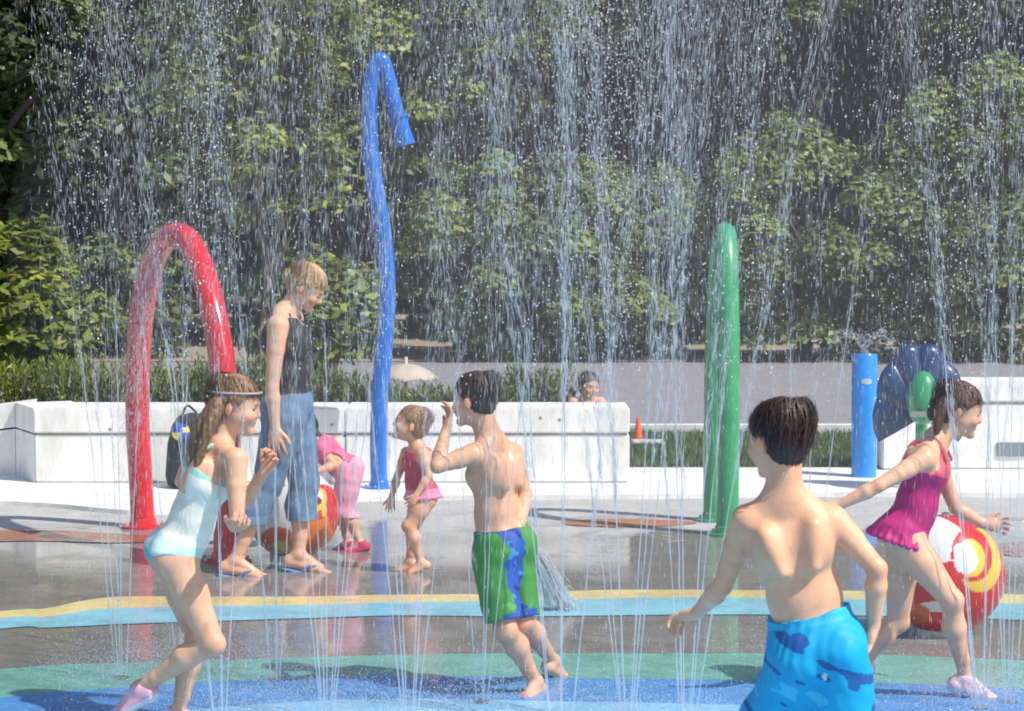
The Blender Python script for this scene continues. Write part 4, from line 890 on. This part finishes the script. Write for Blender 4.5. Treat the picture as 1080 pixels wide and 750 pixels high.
# 6 --- boy in blue trunks, seen from behind
cx = human('boy in bright blue trunks running away, closest to the camera', 6.15,
  dict(head=(821,463), neck=(824,522), pelvis=(862,688), shL=(787,549,.0), shR=(878,549,-.02), elL=(762,618,.10), wrL=(737,645,.26), elR=(925,600,-.06), wrR=(921,660,-.02),
       hipL=(840,712,.02), hipR=(884,712,-.01), knL=(792,802,.22), knR=(893,830,.05), anL=(828,905,.10), anR=(905,938,-.02), toL=(850,955,.12), toR=(885,962,.14)), 1.30,
  (-.58, .80, -.16), .208, hair=dict(col=(.036,.015,.011), th=.03, nape=-.04, lz=-.20, sun=1.6, locks=700), hands={'L': ((-.6,.5,-.3), (.3,.2,1), .6), 'R': ((-.3,-.05,-1), (1,.1,0), .75)}, tone=(.80,.44,.27), h=.0040)
def c6(V, cx=cx):
    V = V@np.array([[1,0,.55],[0,1,0],[-.35,0,1]]); n_ = wob(V*np.array([.5, .5, 1.5]), 24, 21)+.5*wob(V*np.array([.6,.6,1.5]), 60, 4); V = V@np.linalg.inv(np.array([[1,0,.55],[0,1,0],[-.35,0,1]])); c = np.tile((.0,.36,.66), (len(V), 1)); c[n_ < -.45] = (.01,.10,.34); c[n_ > .62] = (.05,.48,.74)
    s_ = wob(V, 60, 33); c[(s_ > .78)] = (.6,.7,.72); z = (V-cx['j']['pelvis'])@cx['u']/cx['TL']; c[z > .20] = (.02,.42,.70); return c
shorts(cx, 'trunks', .014, .26, .082, .95, c6, fold=.006)

# 7 --- girl in magenta
cx = human('girl in magenta swimsuit running right past the red and white toy', 8.67,
  dict(head=(1012,432), neck=(988,462), pelvis=(953,563), shR=(975,484,-.12), shL=(984,478,.11), elR=(927,512,-.20), wrR=(883,534,-.18), elL=(1008,536,.12), wrL=(1036,552,.13),
       hipR=(957,573,-.045), hipL=(953,573,.045), knR=(1004,634,-.10), knL=(947,655,.12), anR=(1018,716,-.03), anL=(903,706,.12), toR=(1056,738,-.02), toL=(890,738,.14)), 1.22,
  (.92, -.12, -.28), .20, hair=dict(col=(.085,.038,.022), th=.035, sun=1.0), hands={'R': ((-.9,0,-.2), (.1,-1,0), .5), 'L': ((1,0,-.1), (0,1,0), .5)},
  extra_hair=[('long_hair', [[(994,420,0),(985,428,0),(982,440,-.02)], [(996,425,-.05),(990,440,-.07),(988,456,-.08)]], (.028,.010))])
cx['strapc'] = (.80,.22,.22)
def c7(V, cx=cx):
    z = (V-cx['j']['pelvis'])@cx['u']/cx['TL']; c = np.tile((.50,.012,.16), (len(V), 1)); c[z > .66] = (.72,.12,.16); c[z < .12] = (.60,.02,.20); return c
swim(cx, 'swimsuit', c7, neckz=.88, skirt=1, straps=.05)
for S_, sd_ in (('L', 1), ('R', -1)): shoe(cx, S_, sd_, (.76,.52,.55), sole=(.7,.68,.66))

# 8 --- child sitting beyond the wall
cx = human('bare-shouldered child sitting on the ground beyond the seat wall', 17.0,
  dict(head=(621,407), neck=(619,420), pelvis=(619,482), shL=(634,424,0), shR=(604,424,0), elL=(637,450,-.05), wrL=(624,434,-.20), elR=(602,455,-.05), wrR=(612,470,-.15),
       hipL=(626,486,0), hipR=(612,486,0), knL=(646,480,-.24), knR=(592,480,-.24), anL=(612,487,-.36), anR=(626,487,-.38), toL=(600,491,-.40), toR=(638,491,-.42)), 1.1,
  (.45, -.85, -.15), .20, hair=dict(col=(.05,.03,.02), th=.02, locks=80), hands={'L': ((-.1,-.1,1), (0,-1,0), .6)}, h=.006)
swim(cx, 'swimsuit', (.55,.20,.12), neckz=.8)

# ------------------------------------------------------------------ water: streams, ligaments and drops
def drops(pos, dirv, ln, rad, k=4):
    n = len(pos); d = dirv/(np.linalg.norm(dirv, axis=1, keepdims=True)+1e-9)
    a = np.where(np.abs(d[:, :1]) < .8, np.array([[1., 0, 0]]), np.array([[0, 1., 0]])); u = np.cross(d, a); u /= np.linalg.norm(u, axis=1, keepdims=True); v = np.cross(d, u)
    ph = rng.uniform(0, 6.28, n); V = np.zeros((n, k+2, 3)); V[:, 0] = pos-d*(ln*.5)[:, None]; V[:, 1] = pos+d*(ln*.5)[:, None]
    for i in range(k):
        t = ph+2*math.pi*i/k; V[:, 2+i] = pos+(u*np.cos(t)[:, None]+v*np.sin(t)[:, None])*rad[:, None]
    tr = []
    for i in range(k): tr += [[0, 2+(i+1) % k, 2+i], [1, 2+i, 2+(i+1) % k]]
    Fc = (np.arange(n)*(k+2))[:, None, None]+np.array(tr)[None]; return V.reshape(-1, 3), Fc.reshape(-1, 3)
LEFT = -.212
def keep(pos): return (pos[:, 2] > .004) & (pos[:, 0]/pos[:, 1] > LEFT+rng.normal(0, .004, len(pos))) & (pos[:, 1] > 4.5)
def dropmesh(name, pos, vel, ln, rad, m, parent=None, **kw):
    q = keep(pos); pos, vel, ln, rad = pos[q], vel[q], ln[q], rad[q]; V, Fc = drops(pos, vel, np.maximum(ln, rad*2.2), rad); return mk(name, V, Fc, M[m], parent, smooth=True, **kw)
gv = 9.81
def jet(px, py, streams, Hj, label, dens=1.0, cone=.0, brk=1.25, leanx=0):
    b = G(px, py); b[2] = .004
    t = thing('water_jet', label, 'water jet', b, 'water jets rising from the ground nozzles')
    MB().lathe((b[0], b[1], 0), [(.03, .005), (.03, .009), (.02, .011), (.008, .010)], 16).build('nozzle', M['steel'], t, smooth=True)
    AP = []; AV = []; AL = []; AR = []
    for i in range(streams):
        a = 2*math.pi*(i+rng.uniform(-.25, .25))/streams; ln_ = rng.uniform(.045, .10)+cone; H_ = Hj*rng.uniform(.85, 1.12); v0 = math.sqrt(2*gv*H_); vx = v0*(ln_*math.cos(a)+leanx); vy = v0*ln_*math.sin(a)*.8
        pos = lambda tt: np.stack([b[0]+math.cos(a)*.02+vx*tt*(1-.12*tt), b[1]+math.sin(a)*.02+vy*tt*(1-.12*tt), v0*tt-.5*gv*tt*tt], -1)
        zb = brk*rng.uniform(.75, 1.2); tb = (v0-math.sqrt(max(v0*v0-2*gv*zb, .1)))/gv
        tt = np.linspace(0, tb, 15); pp = pos(tt); pp = pp+np.array([rng.normal(0, .0025, (15))*np.linspace(0, 1, 15), rng.normal(0, .003, 15), np.zeros(15)]).T; rad = [.0030*(1+.35*math.sin(k*1.9+i))*(1-.4*k/14) for k in range(15)]
        mb = MB().tube(pp, rad, 6); mb.build('stream', M['stream'], t, smooth=True)
        T = 2*v0/gv; n1 = int(620*dens); ts = rng.uniform(tb*.75, T*.5, n1); sp = (ts-tb*.75)*.085+.004
        p_ = pos(ts)+rng.normal(0, 1, (n1, 3))*sp[:, None]*[1, 1, .5]; vz = v0-gv*ts
        AP.append(p_); AV.append(np.stack([np.full(n1, vx)+rng.normal(0, .08, n1), np.full(n1, vy), vz+.3], -1)); AL.append(rng.uniform(.01, .08, n1)*np.clip(np.abs(vz)/6, .12, 1)); AR.append(rng.uniform(.0004, .0011, n1))
        n2 = int(300*dens); ts = rng.uniform(T*.38, T, n2); sc_ = rng.normal(0, .22, (n2, 2))*np.array([v0*.11, v0*.10])*ts[:, None]*.75
        p_ = pos(ts); p_[:, :2] += sc_; p_[:, 2] += rng.normal(0, .12, n2); vz = v0-gv*ts
        AP.append(p_); AV.append(np.stack([np.full(n2, vx)*.6+sc_[:, 0]*.3, np.full(n2, vy)*.5, vz-.2], -1)); AL.append(rng.uniform(.006, .06, n2)*np.clip(np.abs(vz)/6, .15, 1)); AR.append(rng.uniform(.0003, .0009, n2)*rng.choice([1, 1, 1, 1.8], n2))
    o = dropmesh('droplets', np.concatenate(AP), np.concatenate(AV), np.concatenate(AL), np.concatenate(AR), 'drop', t); o['kind'] = 'stuff'
    return t
jets = [(128,716,5,3.6,'leftmost water jet, rising just left of the running girl',1.0,.0,-.02),(232,768,5,3.9,'water jet rising right of the legs of the girl in mint',1.1,.01,-.03),(290,718,5,3.7,'water jet rising in front of the woman in jeans',1.0,0,-.02),
 (345,764,7,4.0,'broad water jet fanning out below the bending child in pink',1.1,.03,0),(432,776,6,3.9,'water jet rising in front of the toddler in pink',1.2,.02,0),(508,742,4,3.7,'water jet rising against the shorts of the boy in green',1.1,0,.01),
 (590,830,5,4.1,'near water jet rising right of the boy in green shorts',2.2,.02,.0),(662,768,7,4.1,'broad water jet rising left of the green arch',2.9,.03,0),(724,778,6,4.2,'water jet fanning up across the green arch',2.6,.03,.03),
 (845,700,4,3.8,'water jet behind the boy in blue trunks',1.2,.02,0),(1034,748,6,3.9,'water jet rising in front of the red and white toy',1.2,.01,-.03),(1064,742,5,3.9,'rightmost water jet rising at the right edge',1.2,.01,0),(190,700,4,3.7,'water jet rising behind the girl in mint',1.1,.02,.02)]
for px, py, s, Hh, lab, dn, cn, lx in jets: jet(px, py, s, Hh, lab, dn, cn, 1.3, lx)
# fine falling spray that fills the air between the jets
def curtain(name, label, n, zlo, zhi, rlo, rhi, lmax, m, y0=7.2, y1=12.5, clump=46):
    cx_ = np.array([P(x, 300, 9)[0]/9 for x in np.r_[rng.normal(640, 90, clump//3), rng.normal(180, 75, clump//4), rng.uniform(400, 820, clump//5), rng.uniform(935, 1110, clump//5)]])
    ci = rng.integers(0, len(cx_), n); y = rng.uniform(y0, y1, n); x = (cx_[ci]+rng.normal(0, .007, n)*(1+6*(rng.uniform(size=n) < .35)))*y
    z = zlo+(zhi-zlo)*rng.uniform(0, 1, n)**.72; tilt = (cx_[ci]-.02)*0+rng.normal(0, .09, n)
    vel = np.stack([tilt, rng.normal(0, .05, n), -np.ones(n)], -1)
    o = dropmesh(name, np.stack([x, y, z], -1), vel, rng.uniform(.2, 1, n)**2*lmax, rng.uniform(rlo, rhi, n), m, origin=(0, 0, 0)); return tag(o, label, 'water spray', kind='stuff')
curtain('falling_spray', 'fine curtain of falling water drops filling the air over the splash pad', 26000, 1.0, 3.4, .00025, .0006, .07, 'drop')
curtain('spray_mist', 'finest drizzle of water drops hanging lower between the children', 5000, .05, 2.0, .00025, .0006, .08, 'drop')
curtain('sparkling_drops', 'bright sunlit larger drops scattered through the falling spray', 11000, 1.1, 3.3, .0017, .0046, .014, 'sparkle')
U, V, Fc = ball((.45, 9.9, 1.5), 1.0, (2.55, 3.6, 2.6), 64, 40)
vm = bpy.data.materials.new('water_mist'); vm.use_nodes = True; N = vm.node_tree.nodes; N.remove(N['Principled BSDF']); vs = N.new('ShaderNodeVolumeScatter'); vs.inputs['Density'].default_value = .020; vs.inputs['Color'].default_value = (.93, .96, 1, 1); vs.inputs['Anisotropy'].default_value = .2
vm.node_tree.links.new(vs.outputs[0], N['Material Output'].inputs['Volume'])
tag(mk('water_mist', V, Fc, vm, origin=(.45, 9.9, 1.5)), 'faint bright haze of water mist hanging over the splash pad', 'mist', kind='stuff')
# splashes low over the painted ground
n = 36000; jb = np.array([G(a[0], min(a[1], 800))[:2] for a in jets]); ji = rng.integers(0, len(jb), n); far_ = (rng.uniform(size=n) < .45)[:, None]
xy = jb[ji]+rng.normal(0, 1, (n, 2))*np.where(far_, .55, .16); y = xy[:, 1]; x = xy[:, 0]; z = np.abs(rng.normal(0, 1, n))*np.where(far_[:, 0], .03, .07)+.006
o = dropmesh('ground_splash', np.stack([x, y, z], -1), rng.normal(size=(n, 3))+[0, 0, 1.2], rng.uniform(.003, .012, n), rng.uniform(.0007, .002, n), 'drop', origin=(0, 0, 0)); tag(o, 'small splashes bouncing off the wet painted ground', 'splash', kind='stuff')
# other sprays
def gush(name, label, p0, dirs, v, n, m='drop', rad=(.0006, .0018), tmax=1.0, spread=.1, lmax=.05, jit=.01):
    P_, V_ = [], []
    for d in dirs:
        k = n//len(dirs); vv = nrm(d)*v; t = rng.uniform(0, tmax, k)**.9; vel = vv+rng.normal(0, spread*v, (k, 3)); p = p0+rng.normal(0, jit, (k, 3))+vel*t[:, None]; p[:, 2] -= .5*gv*t*t; vl = vel.copy(); vl[:, 2] -= gv*t; P_.append(p); V_.append(vl)
    P_, V_ = np.concatenate(P_), np.concatenate(V_); n_ = len(P_)
    o = dropmesh(name, P_, V_, rng.uniform(.15, 1, n_)*lmax, rng.uniform(*rad, n_), m); return tag(o, label, 'water spray')
q = P(911, 373, DP); gush('water_spray', 'small arcs of water springing from the top of the blue post', q, [(math.cos(a)*.5, math.sin(a)*.5, 1.0) for a in np.linspace(0, 6.28, 10)[:-1]], 1.9, 1300, tmax=.62, spread=.05, rad=(.0007, .002))
q = P(558, 574, 10.6); gush('water_spray', 'white gush of water shooting down right behind the boy in green shorts', q, [(.55, .1, -.75), (.75, .1, -.75), (.4, .1, -.8)], 1.9, 3200, m='sparkle', tmax=.2, spread=.09, lmax=.07, rad=(.0008, .0022))
q = P(1035, 560, 10.2); gush('water_spray', 'water splashing off the right side of the red and white toy', q, [(.8, .2, .5), (.9, 0, .1), (.6, -.2, .2)], 1.3, 4200, tmax=.45, spread=.25, lmax=.04)
q = P(186, 250, lerp(A0, A1, .4)); gush('water_spray', 'thin sheet of water falling from the top of the red arch', q, [(-.35, .25, .35), (-.28, .3, .2), (-.2, .1, .3)], 1.0, 6500, tmax=.62, spread=.10, lmax=.05, rad=(.0004, .001), jit=.03)

q = P(557, 573, 10.6); t = thing('water_stream', 'braided white cone of water pouring behind the green shorts of the boy', 'water stream', (q[0], q[1], 0))
mb = MB()
for i in range(90):
    d = nrm((rng.uniform(.28, .85), rng.normal(.1, .12), -.8))*rng.uniform(1.5, 2.1); p0 = q+rng.normal(0, .012, 3); tt = np.linspace(0, rng.uniform(.10, .24), 7)
    pts = [p0+d*a-np.array([0, 0, .5*gv*a*a])+rng.normal(0, .002, 3) for a in tt]; pts = [a for a in pts if a[2] > .01]
    if len(pts) > 2: r0 = rng.uniform(.0015, .0048); mb.tube(pts, [r0*(.5+1.0*k/len(pts)) for k in range(len(pts))], 5)
mb.build('strands', M['stream'], t, smooth=True)
